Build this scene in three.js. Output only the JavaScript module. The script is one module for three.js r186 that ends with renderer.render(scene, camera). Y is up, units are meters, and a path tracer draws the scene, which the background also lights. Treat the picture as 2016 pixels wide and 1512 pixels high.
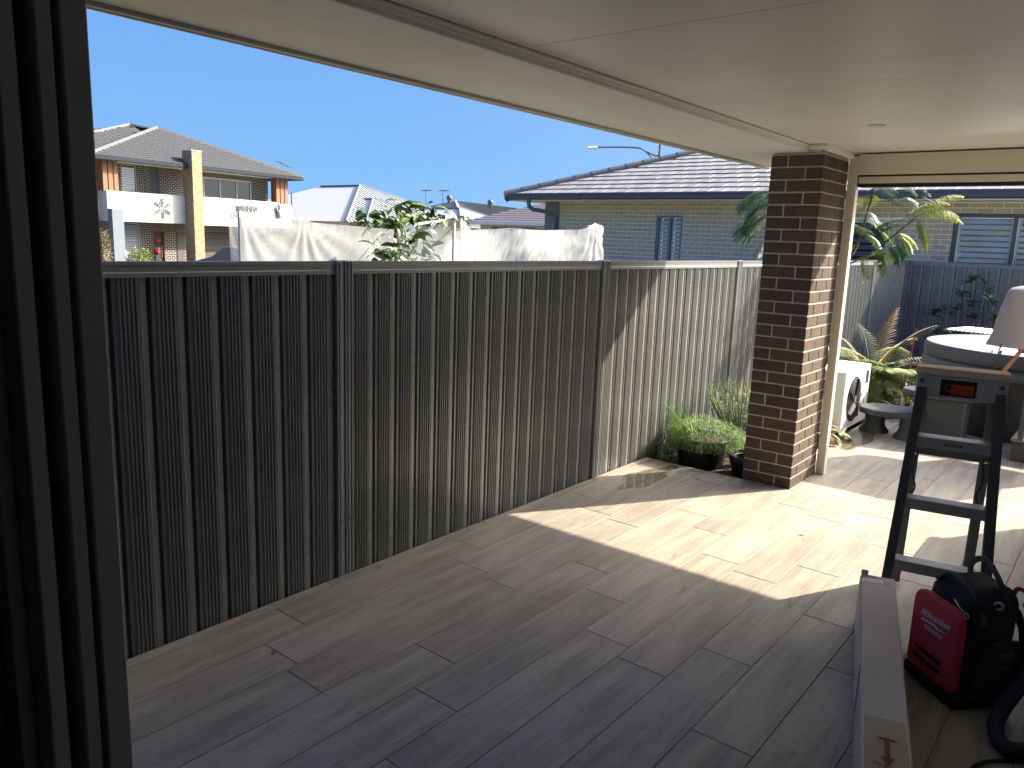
import * as THREE from 'three';
import { mergeGeometries } from 'three/addons/utils/BufferGeometryUtils.js';
import { RoundedBoxGeometry } from 'three/addons/geometries/RoundedBoxGeometry.js';
import { TextGeometry } from 'three/addons/geometries/TextGeometry.js';
import { FontLoader } from 'three/addons/loaders/FontLoader.js';

// ---------------------------------------------------------------- camera, sky, sun, exposure
const scene = new THREE.Scene();
const camera = new THREE.PerspectiveCamera(52.52, 1024 / 768, 0.05, 900);
camera.rotation.order = 'YXZ';
camera.position.set(0, 1.7616, 3.0604);
camera.rotation.set(-0.1858, -0.8959, 0.0356);
const renderer = new THREE.WebGLRenderer({ antialias: true });
renderer.setSize(1024, 768);
renderer.toneMapping = THREE.LinearToneMapping;
renderer.toneMappingExposure = 6.2;
renderer.shadowMap.enabled = true;
const SUN = new THREE.Vector3(1, 0.8, 0.62).normalize();
{ // blue sky, paler towards the horizon; sun glow strengthened to fill the shade
  const W = 512, H = 256, d = new Float32Array(W * H * 4);
  const zen = [0.0045, 0.0275, 0.135], hor = [0.052, 0.106, 0.163], v = new THREE.Vector3();
  for (let j = 0; j < H; j++) for (let i = 0; i < W; i++) {
    const el = ((j + 0.5) / H - 0.5) * Math.PI, az = ((i + 0.5) / W - 0.5) * 2 * Math.PI;
    v.set(Math.cos(el) * Math.cos(az), Math.sin(el), Math.cos(el) * Math.sin(az));
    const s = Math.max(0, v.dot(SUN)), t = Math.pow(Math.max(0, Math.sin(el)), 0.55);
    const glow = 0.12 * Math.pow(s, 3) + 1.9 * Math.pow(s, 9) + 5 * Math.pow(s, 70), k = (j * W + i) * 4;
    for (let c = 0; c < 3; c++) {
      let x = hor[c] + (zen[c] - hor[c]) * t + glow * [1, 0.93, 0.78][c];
      if (el < 0) x = [0.08, 0.075, 0.06][c];
      d[k + c] = x;
    }
    d[k + 3] = 1;
  }
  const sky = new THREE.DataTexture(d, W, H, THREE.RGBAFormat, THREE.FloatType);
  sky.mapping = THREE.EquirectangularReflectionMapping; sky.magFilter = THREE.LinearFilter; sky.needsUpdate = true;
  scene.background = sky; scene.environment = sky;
}
const sun = new THREE.DirectionalLight(new THREE.Color().setRGB(1, 0.905, 0.73), 2.15);
sun.position.copy(SUN).multiplyScalar(80); sun.castShadow = true;
Object.assign(sun.shadow.camera, { left: -40, right: 40, top: 40, bottom: -40, near: 1, far: 200 });
sun.shadow.mapSize.set(4096, 4096);
scene.add(sun, sun.target);

// ---------------------------------------------------------------- helpers
let seed = 7;
const rnd = () => { seed = (seed + 0x6d2b79f5) | 0; let t = Math.imul(seed ^ (seed >>> 15), 1 | seed); t = (t + Math.imul(t ^ (t >>> 7), 61 | t)) ^ t; return ((t ^ (t >>> 14)) >>> 0) / 4294967296; };
const rr = (a, b) => a + (b - a) * rnd();
const V3 = (x, y, z) => new THREE.Vector3(x, y, z);
const used = {};
const numbered = (n) => { const k = used[n] = (used[n] ?? -1) + 1; return k ? n + '_' + String(k).padStart(3, '0') : n; };
function tag(o, label, category, group, kind) { if (label) o.userData.label = label; if (category) o.userData.category = category; if (group) o.userData.group = group; if (kind) o.userData.kind = kind; return o; }
function thing(name, label, category, pos = [0, 0, 0], turn = 0, group) {
  const o = new THREE.Group(); o.name = numbered(name); o.position.set(...pos); o.rotation.y = turn; scene.add(o);
  return tag(o, label, category, group);
}
function mesh(name, geo, mat, parent = scene, pos) {
  const m = new THREE.Mesh(Array.isArray(geo) ? merge(geo) : geo, mat);
  m.name = parent === scene ? numbered(name) : name; m.castShadow = m.receiveShadow = true;
  if (pos) m.position.set(...pos);
  parent.add(m); return m;
}
function clean(g) { if (g.index) g = g.toNonIndexed(); if (!g.attributes.normal) g.computeVertexNormals(); for (const k of Object.keys(g.attributes)) if (!['position', 'normal', 'uv'].includes(k)) g.deleteAttribute(k); if (!g.attributes.uv) metre(g); return g; }
const merge = (list) => mergeGeometries(list.map(clean));
function metre(g, s = 1, ou = 0, ov = 0) { // uv in metres, projected along each face's main axis
  const p = g.attributes.position, n = g.attributes.normal, uv = new Float32Array(p.count * 2);
  for (let i = 0; i < p.count; i++) {
    const a = Math.abs(n.getX(i)), b = Math.abs(n.getY(i)), c = Math.abs(n.getZ(i)); let u, v;
    if (b >= a && b >= c) { u = p.getX(i); v = p.getZ(i); } else if (a >= c) { u = p.getZ(i); v = p.getY(i); } else { u = p.getX(i); v = p.getY(i); }
    uv[2 * i] = u * s + ou; uv[2 * i + 1] = v * s + ov;
  }
  g.setAttribute('uv', new THREE.BufferAttribute(uv, 2)); return g;
}
function polys(list) { // flat-shaded polygons -> geometry
  const pos = [];
  for (const q of list) for (let i = 1; i + 1 < q.length; i++) pos.push(...q[0], ...q[i], ...q[i + 1]);
  const g = new THREE.BufferGeometry(); g.setAttribute('position', new THREE.Float32BufferAttribute(pos, 3)); g.computeVertexNormals(); return metre(g);
}
function cham(w, h, d, c = 0.003) { // box with chamfered edges, 44 triangles
  const a = [w / 2, h / 2, d / 2], out = [], P = (s, ax) => [0, 1, 2].map((i) => s[i] * (a[i] - (i === ax ? 0 : c)));
  const push = (q) => {
    const A = V3(...q[0]), n = V3(...q[1]).sub(A).cross(V3(...q[2]).sub(A)), m = q.reduce((s, v) => s.add(V3(...v)), V3(0, 0, 0));
    out.push(n.dot(m) < 0 ? q.slice().reverse() : q);
  };
  const S = [-1, 1];
  for (let ax = 0; ax < 3; ax++) { const [i, j] = [0, 1, 2].filter((k) => k !== ax); for (const s of S) push([[-1, -1], [1, -1], [1, 1], [-1, 1]].map(([p, q]) => { const v = [0, 0, 0]; v[ax] = s; v[i] = p; v[j] = q; return P(v, ax); })); }
  for (let k = 0; k < 3; k++) { const [i, j] = [0, 1, 2].filter((q) => q !== k); for (const si of S) for (const sj of S) { const m = (sk) => { const v = [0, 0, 0]; v[i] = si; v[j] = sj; v[k] = sk; return v; }; push([P(m(-1), i), P(m(1), i), P(m(1), j), P(m(-1), j)]); } }
  for (const x of S) for (const y of S) for (const z of S) push([P([x, y, z], 0), P([x, y, z], 1), P([x, y, z], 2)]);
  return polys(out);
}
const at = (g, x, y, z, ry = 0, rx = 0, rz = 0) => { if (rx) g.rotateX(rx); if (rz) g.rotateZ(rz); if (ry) g.rotateY(ry); return g.translate(x, y, z); };
const bx = (x0, x1, y0, y1, z0, z1, c = 0) => at(c ? cham(x1 - x0, y1 - y0, z1 - z0, c) : metre(new THREE.BoxGeometry(x1 - x0, y1 - y0, z1 - z0).toNonIndexed()), (x0 + x1) / 2, (y0 + y1) / 2, (z0 + z1) / 2);
const cyl = (r0, r1, h, x, y, z, n = 20, open = false) => at(new THREE.CylinderGeometry(r1, r0, h, n, 1, open), x, y + h / 2, z);
const tube = (pts, r, n = 6, seg = pts.length * 5) => new THREE.TubeGeometry(new THREE.CatmullRomCurve3(pts.map((p) => V3(...p))), seg, r, n, false);
function bar(a, b, w, d = w) { // square bar between two points
  const A = V3(...a), B = V3(...b), L = A.distanceTo(B), g = cham(w, L, d, Math.min(w, d) * 0.12);
  g.applyQuaternion(new THREE.Quaternion().setFromUnitVectors(V3(0, 1, 0), B.clone().sub(A).normalize())); g.translate((a[0] + b[0]) / 2, (a[1] + b[1]) / 2, (a[2] + b[2]) / 2); return g;
}
class Leaves { // thin curved blades with a colour each, gathered into one geometry
  constructor() { this.p = []; this.c = []; }
  ribbon(o, dir, up, len, w, droop, col, n = 3, shape = (t) => Math.sin(Math.PI * (0.12 + 0.88 * t)), fold = 0.25) {
    const d = dir.clone().normalize(), side = d.clone().cross(up).normalize(); let P = o.clone(), prev = null;
    for (let i = 0; i <= n; i++) {
      const t = i / n, hw = Math.max(0.0004, w * 0.5 * shape(t)), nrm = side.clone().cross(d).normalize();
      const row = [P.clone().addScaledVector(side, hw).addScaledVector(nrm, hw * fold), P.clone(), P.clone().addScaledVector(side, -hw).addScaledVector(nrm, hw * fold)];
      if (prev) for (let k = 0; k < 2; k++) this.quad(prev[k], prev[k + 1], row[k + 1], row[k], col);
      prev = row; d.y -= droop / n; d.normalize(); P = P.clone().addScaledVector(d, len / n);
    }
    return P;
  }
  quad(a, b, c, e, col) { for (const v of [a, b, c, a, c, e]) { this.p.push(v.x, v.y, v.z); this.c.push(...col); } }
  geo() { const g = new THREE.BufferGeometry(); g.setAttribute('position', new THREE.Float32BufferAttribute(this.p, 3)); g.setAttribute('color', new THREE.Float32BufferAttribute(this.c, 3)); g.computeVertexNormals(); return g; }
  build(name, mat, parent = scene) { const m = new THREE.Mesh(this.geo(), mat); m.name = parent === scene ? numbered(name) : name; m.castShadow = m.receiveShadow = true; parent.add(m); return m; }
}
const tint = (c, a = 0.25) => { const k = 1.35 * (1 + rr(-a, a)), y = rr(-0.12, 0.12); return [c[0] * k * (1 + y), c[1] * k, c[2] * k * (1 - y)]; };

// ---------------------------------------------------------------- procedural textures
const hash = (x, y, s) => { let h = Math.imul(x | 0, 374761393) ^ Math.imul(y | 0, 668265263) ^ Math.imul(s, 1442695041); h = Math.imul(h ^ (h >>> 13), 1274126177); return ((h ^ (h >>> 16)) >>> 0) / 4294967296; };
const sm = (t) => t * t * (3 - 2 * t), mod = (a, n) => ((a % n) + n) % n;
function noise(x, y, px, py, s) { // value noise, tiles every px, py cells
  const i = Math.floor(x), j = Math.floor(y), u = sm(x - i), v = sm(y - j), h = (a, b) => hash(mod(a, px), mod(b, py), s);
  return (h(i, j) * (1 - u) + h(i + 1, j) * u) * (1 - v) + (h(i, j + 1) * (1 - u) + h(i + 1, j + 1) * u) * v;
}
function fbm(u, v, fx, fy, oct, s) { let a = 0, k = 0.5, t = 0; for (let o = 0; o < oct; o++) { a += k * noise(u * fx, v * fy, fx, fy, s + o); t += k; fx *= 2; fy *= 2; k *= 0.55; } return a / t; }
function tex(w, h, f, srgb = true, rep = 1, repY = rep) { // f(u, v) -> linear rgb or a grey value
  const d = new Uint8Array(w * h * 4), enc = (x) => { x = Math.min(1, Math.max(0, x)); return srgb ? 255 * (x <= 0.0031308 ? 12.92 * x : 1.055 * x ** (1 / 2.4) - 0.055) : 255 * x; };
  for (let j = 0; j < h; j++) for (let i = 0; i < w; i++) { let c = f((i + 0.5) / w, (j + 0.5) / h); if (!Array.isArray(c)) c = [c, c, c]; const k = (j * w + i) * 4; d[k] = enc(c[0]); d[k + 1] = enc(c[1]); d[k + 2] = enc(c[2]); d[k + 3] = 255; }
  const t = new THREE.DataTexture(d, w, h); t.wrapS = t.wrapT = THREE.RepeatWrapping; t.magFilter = THREE.LinearFilter; t.minFilter = THREE.LinearMipmapLinearFilter; t.generateMipmaps = true;
  if (srgb) t.colorSpace = THREE.SRGBColorSpace; t.repeat.set(rep, repY); t.needsUpdate = true; return t;
}
function canvasTex(w, h, draw) { const c = document.createElement('canvas'); c.width = w; c.height = h; draw(c.getContext('2d'), w, h); const t = new THREE.CanvasTexture(c); t.colorSpace = THREE.SRGBColorSpace; return t; }
const lin = (r, g, b) => new THREE.Color().setRGB(r, g, b);
const std = (c, rough = 0.7, o = {}) => new THREE.MeshStandardMaterial({ color: lin(...c), roughness: rough, ...o });
const leafMat = (o = {}) => new THREE.MeshPhysicalMaterial({ color: 0xffffff, vertexColors: true, roughness: 0.55, transmission: 0.35, thickness: 0, side: THREE.DoubleSide, ...o });
const mix = (a, b, t) => a.map((x, i) => x + (b[i] - x) * t);

const woodTile = tex(1536, 1024, (u, v) => { // timber-look porcelain: 2.44 m x 1.425 m
  const streak = fbm(u, v, 5, 46, 4, 11), fine = fbm(u, v, 24, 260, 3, 21), cloud = fbm(u, v, 6, 9, 4, 31), cl2 = fbm(u, v, 3, 12, 4, 35), grain = fbm(u, v, 160, 220, 2, 41);
  const vein = Math.abs(fbm(u, v, 7, 30, 4, 37) - 0.5);
  let k = 0.47 + 0.95 * (streak - 0.5) + 0.42 * (fine - 0.5) + 0.95 * (cloud - 0.5) + 0.7 * (cl2 - 0.5) + 0.3 * (grain - 0.5) + (vein < 0.02 ? 0.12 : 0);
  const knot = fbm(u, v, 22, 50, 2, 51); if (knot > 0.76) k -= (knot - 0.76) * 2.6;
  const c = mix([0.25, 0.213, 0.17], [0.465, 0.4, 0.318], Math.min(1, Math.max(0, k)));
  return mix(c, [0.33, 0.315, 0.30], 0.3 * Math.max(0, fbm(u, v, 4, 6, 3, 61) - 0.35) * 2);
});
const tileRough = tex(512, 512, (u, v) => 0.42 + 0.3 * fbm(u, v, 9, 14, 4, 71), false);
const tileBump = tex(512, 512, (u, v) => fbm(u, v, 20, 120, 3, 73), false);
const speck = (lo, hi, s) => tex(512, 512, (u, v) => { const a = fbm(u, v, 90, 90, 2, s), b = hash(u * 512, v * 512, s + 3), c = fbm(u, v, 7, 7, 3, s + 9); let k = 0.25 + 0.7 * (a - 0.5) * 2 * 0.5 + 0.35 * (c - 0.5); if (b > 0.94) k += 0.55; if (b < 0.05) k -= 0.3; return mix(lo, hi, Math.min(1, Math.max(0, k))); }, true, 2.2);
const brickTex = speck([0.052, 0.034, 0.026], [0.215, 0.142, 0.106], 101), brickBump = tex(512, 512, (u, v) => fbm(u, v, 60, 60, 3, 113), false, 3);
const greyBrickTex = speck([0.36, 0.325, 0.265], [0.56, 0.51, 0.43], 121);
const plaster = tex(256, 256, (u, v) => 0.93 + 0.14 * (fbm(u, v, 5, 5, 4, 131) - 0.5), false, 0.5);
const paintBump = tex(256, 256, (u, v) => fbm(u, v, 50, 50, 3, 133), false, 3);
const dirt = tex(512, 512, (u, v) => { const k = fbm(u, v, 12, 12, 5, 141); return mix([0.026, 0.019, 0.013], [0.13, 0.1, 0.068], k * k * 1.6); }, true, 0.7);
const dirtBump = tex(512, 512, (u, v) => fbm(u, v, 24, 24, 5, 143), false, 0.7);
const fenceDust = tex(512, 512, (u, v) => { const k = fbm(u, v, 30, 6, 4, 151), d = fbm(u, v, 3, 5, 3, 153); return [0.215, 0.219, 0.215].map((x) => x * (0.88 + 0.22 * k + 0.1 * (d - 0.5))); }, true, 0.8);
const fenceRough = tex(256, 256, (u, v) => 0.2 + 0.2 * fbm(u, v, 8, 8, 4, 155), false, 0.8);

// ---------------------------------------------------------------- materials
const M = {
  grout: std([0.24, 0.215, 0.185], 0.9), brick: std([1, 1, 1], 0.9, { map: brickTex, bumpMap: brickBump, bumpScale: 0.003 }), brick2: std([0.82, 0.8, 0.8], 0.9, { map: brickTex, bumpMap: brickBump, bumpScale: 0.003 }), brick3: std([1.12, 1.05, 1], 0.9, { map: brickTex, bumpMap: brickBump, bumpScale: 0.003 }),
  mortar: std([0.46, 0.40, 0.315], 0.95, { bumpMap: brickBump, bumpScale: 0.003 }), ceiling: std([0.87, 0.86, 0.82], 0.42, { map: plaster, bumpMap: paintBump, bumpScale: 0.0003 }), beige: std([0.8, 0.755, 0.65], 0.45, { bumpMap: paintBump, bumpScale: 0.0002 }),
  soffit: std([0.8, 0.8, 0.79], 0.55, { map: plaster, bumpMap: paintBump, bumpScale: 0.0003 }), trim: std([0.5, 0.49, 0.46], 0.45), black: std([0.012, 0.012, 0.013], 0.5), rubber: std([0.02, 0.02, 0.021], 0.7),
  fence: new THREE.MeshStandardMaterial({ color: 0xffffff, map: fenceDust, roughnessMap: fenceRough, roughness: 0.9, side: THREE.DoubleSide }), fenceTrim: new THREE.MeshStandardMaterial({ color: lin(0.95, 0.97, 1), map: fenceDust, roughness: 0.4 }),
  frame: std([0.5, 0.49, 0.47], 0.45), frameDark: std([0.1, 0.1, 0.1], 0.55), dirt: std([1, 1, 1], 1, { map: dirt, bumpMap: dirtBump, bumpScale: 0.04 }), white: std([0.78, 0.78, 0.76], 0.6), render: std([0.5, 0.5, 0.5], 0.8),
  grey: std([0.10, 0.105, 0.11], 0.5), gutter: std([0.085, 0.088, 0.092], 0.5), cream: std([0.62, 0.6, 0.54], 0.6), glass: std([0.03, 0.038, 0.045], 0.06, { metalness: 0 }), paleGlass: std([0.13, 0.15, 0.16], 0.08), shutter: std([0.55, 0.57, 0.58], 0.5), bluegrey: std([0.16, 0.19, 0.22], 0.5),
  steel: std([0.55, 0.55, 0.55], 0.35, { metalness: 0.9 }), alu: std([0.5, 0.5, 0.48], 0.4, { metalness: 0.55 }), darkGreen: std([0.2, 0.205, 0.19], 0.55), bark: std([0.09, 0.065, 0.045], 0.9), green: std([0.07, 0.11, 0.03], 0.7),
  pot: std([0.014, 0.0145, 0.016], 0.45), red: std([0.33, 0.018, 0.028], 0.65), timber: null, card: null,
};
M.timber = std([1, 1, 1], 0.75, { map: tex(512, 256, (u, v) => mix([0.24, 0.165, 0.095], [0.62, 0.50, 0.345], fbm(u, v, 3, 40, 4, 161) * 0.8 + 0.35 * fbm(u, v, 5, 8, 3, 165)), true, 1.6, 6) });
M.clad = std([1, 1, 1], 0.6, { map: tex(256, 256, (u, v) => mix([0.16, 0.062, 0.028], [0.34, 0.145, 0.065], fbm(u, v, 30, 3, 4, 171)), true, 1) });
M.deck = std([1, 1, 1], 0.7, { map: tex(256, 256, (u, v) => mix([0.12, 0.08, 0.055], [0.33, 0.24, 0.17], fbm(u, v, 4, 30, 4, 175)), true, 1.5) });
M.card = std([1, 1, 1], 0.8, { map: tex(512, 512, (u, v) => { const k = fbm(u, v, 6, 6, 5, 181), l = fbm(u, v, 3, 120, 2, 185); return mix([0.54, 0.465, 0.385], [0.7, 0.615, 0.52], 0.25 + 0.6 * k + 0.25 * (l - 0.5)); }, true, 1) });

// ---------------------------------------------------------------- ground and garden soil
mesh('ground', metre(new THREE.PlaneGeometry(900, 900).rotateX(-Math.PI / 2)), std([0.1, 0.105, 0.055], 1, { map: dirt, color: lin(1.6, 1.9, 1.2) }), scene, [0, -0.14, 0]).userData.kind = 'structure';
for (const [x0, x1, z0, z1] of [[5.63, 13.85, 0.04, 0.985], [9.3, 13.85, 0.985, 4.5]]) {
  const g = new THREE.PlaneGeometry(x1 - x0, z1 - z0, Math.round((x1 - x0) * 12), Math.round((z1 - z0) * 12)).rotateX(-Math.PI / 2), p = g.attributes.position;
  for (let i = 0; i < p.count; i++) p.setY(i, (noise(p.getX(i) * 6 + 50, p.getZ(i) * 6 + 50, 999, 999, 5) - 0.5) * 0.05);
  g.computeVertexNormals(); tag(mesh('garden_soil', metre(g), M.dirt, scene, [(x0 + x1) / 2, -0.06, (z0 + z1) / 2]), 'dark mulched garden soil along the fence', null, null, 'structure');
}
// ---------------------------------------------------------------- patio floor, tile by tile
{
  const floor = new THREE.Group(); floor.name = numbered('patio_floor'); scene.add(floor); tag(floor, 'long timber-look porcelain tiles paving the patio', null, null, 'structure');
  mesh('grout', [bx(-4, 5.62, -0.12, -0.0035, 0.02, 4.3), bx(5.62, 9.3, -0.12, -0.0035, 0.985, 4.3)], M.grout, floor);
  const mats = [[1, 1, 1], [0.96, 0.965, 0.97], [1.03, 1.02, 1], [0.99, 0.97, 0.95]].map((c) => new THREE.MeshStandardMaterial({ color: lin(...c), map: woodTile, roughness: 1, roughnessMap: tileRough, bumpMap: tileBump, bumpScale: 0.0006 }));
  const off = [2.33, 1.99, 1.77, 1.71, 2.21, 1.97, 1.61, 2.72, 3.045, 2.47, 2.05, 1.5, 2.3, 1.85, 2.6, 2.1, 1.6, 2.4], L = 1.216, Z0 = 0.09, P = 0.2375, cache = {};
  const put = (x0, x1, z0, z1, row, i) => {
    const w = x1 - x0 - 0.0055, d = z1 - z0 - 0.0045; if (w < 0.02 || d < 0.01) return;
    const v = Math.floor(hash(i, row, 77) * 7), key = [w.toFixed(3), d.toFixed(3), v].join();
    const g = cache[key] ??= metre(cham(w, 0.012, d, 0.0012), 1, hash(v, 3, 9) * 3, v * 0.2375 + hash(v, 5, 2));
    if (!g.scaled) { const uv = g.attributes.uv; for (let k = 0; k < uv.count; k++) uv.setXY(k, uv.getX(k) / 2.44, uv.getY(k) / 1.425); g.scaled = true; }
    mesh('floor_tile', g, mats[Math.floor(hash(i, row, 5) * 4)], floor, [(x0 + x1) / 2, -0.006 + (hash(i, row, 8) - 0.5) * 0.0006, (z0 + z1) / 2]);
  };
  for (let r = 0; r < 18; r++) {
    const z0 = r ? Z0 + P * (r - 1) : 0.022, z1 = Z0 + P * r, xmax = z1 < 1.05 ? 5.62 : 9.3; if (z0 > 4.2) break;
    const o = off[r] - L * Math.ceil((off[r] + 0.9) / L);
    for (let i = 0; o + L * i < xmax; i++) put(Math.max(-0.9, o + L * i), Math.min(xmax, o + L * (i + 1)), z0, z1, r, i);
  }
  for (let x = 5.62, i = 0; x < 9.3; x += L, i++) put(x, Math.min(9.3, x + L), 0.985, 1.04, 40, i);
}

// ---------------------------------------------------------------- steel fences
const H_F = 1.62;
{
  const strip = (pts, y0, y1) => polys(pts.slice(1).map((p, i) => { const q = pts[i]; return [[q[0], y0, q[1]], [p[0], y0, p[1]], [p[0], y1, p[1]], [q[0], y1, q[1]]]; }));
  const U = 0.1583, profile = []; // one rib: proud pan with five fine flutes, a step back, a valley
  for (let n = 0; n < 5; n++) {
    const s = n * U, f = 0.014, b = -0.020; profile.push([s, b], [s + 0.009, b], [s + 0.012, f - 0.004], [s + 0.026, f - 0.004]); let x = s + 0.031;
    for (let k = 0; k < 5; k++) { profile.push([x, f - 0.004], [x + 0.0035, f + 0.0055], [x + 0.0075, f + 0.0055], [x + 0.0105, f - 0.004]); x += 0.0176; }
    profile.push([s + 0.124, f - 0.001], [s + 0.128, f - 0.004], [s + 0.149, f - 0.004], [s + 0.153, b]);
  }
  profile.push([5 * U, -0.020]);
  const sheetGeo = metre(strip(profile, -0.12, H_F - 0.05));
  const railPts = (h) => [[-0.021, 0], [-0.021, h * 0.28], [-0.0185, h * 0.34], [-0.0185, h * 0.7], [-0.021, h * 0.78], [-0.021, h], [0.021, h], [0.021, h * 0.78], [0.0185, h * 0.7], [0.0185, h * 0.34], [0.021, h * 0.28], [0.021, 0]];
  const railGeo = (L, h) => { const sh = new THREE.Shape(railPts(h).map(([a, b]) => new THREE.Vector2(a, b))); return metre(clean(new THREE.ExtrudeGeometry(sh, { depth: L, bevelEnabled: false }).rotateY(Math.PI / 2))); };
  const postGeo = (h) => [-1, 1].flatMap((s) => [bx(s * 0.026 - 0.0225, s * 0.026 + 0.0225, -0.14, h, -0.026, 0.026, 0.003), bx(s * 0.026 - 0.008, s * 0.026 + 0.008, -0.14, h - 0.004, -0.03, 0.03, 0.002), bx(s * 0.044 - 0.004, s * 0.044 + 0.004, -0.14, h - 0.003, -0.031, 0.031, 0.001)]);
  const post = merge(postGeo(H_F + 0.004));
  function fence(name, label, pos, turn, xs) {
    const f = thing(name, label, 'fence', pos, turn);
    for (let k = 0; k < xs.length; k++) {
      const p = mesh('post', post, M.fenceTrim, f, [xs[k], 0, 0]);
      for (const s of [-1, 1]) for (const y of [H_F - 0.02, 0.3]) mesh('screw', at(new THREE.CylinderGeometry(0.0055, 0.0055, 0.004, 8), s * 0.026, y, 0.031, 0, Math.PI / 2), M.frameDark, p);
      if (k + 1 === xs.length) break;
      const a = xs[k] + 0.05, b = xs[k + 1] - 0.05, w = b - a, n = Math.max(1, Math.round(w / 0.79));
      mesh('top_rail', railGeo(w, 0.062), M.fenceTrim, f, [a, H_F - 0.062, 0]);
      mesh('bottom_rail', railGeo(w, 0.03), M.fenceTrim, f, [a, -0.125, 0]);
      for (let i = 0; i < n; i++) { const s = mesh('fence_sheet', sheetGeo, M.fence, f, [a + (w / n) * i, 0, 0]); s.scale.x = w / n / (5 * U); }
    }
    return f;
  }
  const X = [-2.303, 0.077, 2.457, 4.837, 7.217, 9.597, 11.977, 13.9];
  fence('metal_fence', 'charcoal ribbed steel fence running the length of the tiled patio', [0, 0, 0], 0, X);
  fence('metal_fence', 'shaded charcoal steel fence across the far end behind the spa', [13.93, 0, 0.06], -Math.PI / 2, [0, 2.38, 4.76, 7.14]);
}

// ---------------------------------------------------------------- brick pillar
{
  const p = thing('brick_pillar', 'dark brown brick pillar with cream mortar holding up the patio roof', 'pillar');
  const x0 = 5.625, x1 = 6.19, z0 = 0.857, z1 = 1.225, J = 0.01, top = 2.413;
  mesh('mortar_core', bx(x0 + 0.004, x1 - 0.004, -0.01, top - 0.001, z0 + 0.004, z1 - 0.004), M.mortar, p);
  const lz = 0.243, hz = z1 - z0 - lz - J, hx = 0.112, fx = (x1 - x0 - hx - 2 * J) / 2, mats = [M.brick, M.brick2, M.brick, M.brick3], cache = {};
  const put = (a, b, y, h, c, d) => { const w = b - a, dp = d - c, v = Math.floor(rnd() * 4), key = [w.toFixed(3), h.toFixed(3), dp.toFixed(3), v].join(); const g = cache[key] ??= metre(cham(w, h, dp, 0.004), 1, v * 0.37, v * 0.61); mesh('brick', g, mats[Math.floor(rnd() * 4)], p, [(a + b) / 2 + rr(-0.001, 0.001), y + h / 2, (c + d) / 2 + rr(-0.001, 0.001)]); };
  for (let k = 0; k < 29; k++) {
    const y = k * 0.086, h = Math.min(0.076, top - y); if (h < 0.01) break;
    if ((28 - k) % 2) { // half + full on the near face
      put(x0, x0 + fx, y, h, z0, z0 + hz); put(x0, x0 + hx, y, h, z0 + hz + J, z1);
      put(x0 + fx + J, x1, y, h, z0, z0 + hx); put(x0 + hx + J, x0 + hx + J + fx, y, h, z1 - hx, z1); put(x1 - fx, x1, y, h, z1 - hx, z1);
    } else {
      put(x0, x0 + hx, y, h, z0, z0 + lz); put(x0, x0 + fx, y, h, z0 + lz + J, z1);
      put(x0 + hx + J, x1, y, h, z0, z0 + hx); put(x0 + fx + J, x0 + 2 * fx + J, y, h, z1 - hx, z1); put(x1 - hx, x1, y, h, z1 - hx, z1);
    }
  }
}
// ---------------------------------------------------------------- roller-blind frame
{
  const f = thing('blind_frame', 'beige aluminium roller blind frame beside the brick pillar', 'blind');
  mesh('side_post', [bx(6.192, 6.262, 0, 2.44, 1.229, 1.292, 0.003)], M.beige, f);
  mesh('head_beam', bx(6.192, 6.29, 2.305, 2.45, 1.292, 3.4, 0.003), M.beige, f);
  mesh('cassette', bx(6.205, 6.29, 2.243, 2.291, 1.302, 3.4, 0.003), M.beige, f);
  mesh('seal_strip', [bx(6.215, 6.28, 2.291, 2.305, 1.294, 3.4), bx(6.21, 6.285, 2.218, 2.243, 1.302, 3.4), bx(6.215, 6.27, 2.225, 2.3, 1.293, 1.302)], M.black, f);
}
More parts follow.
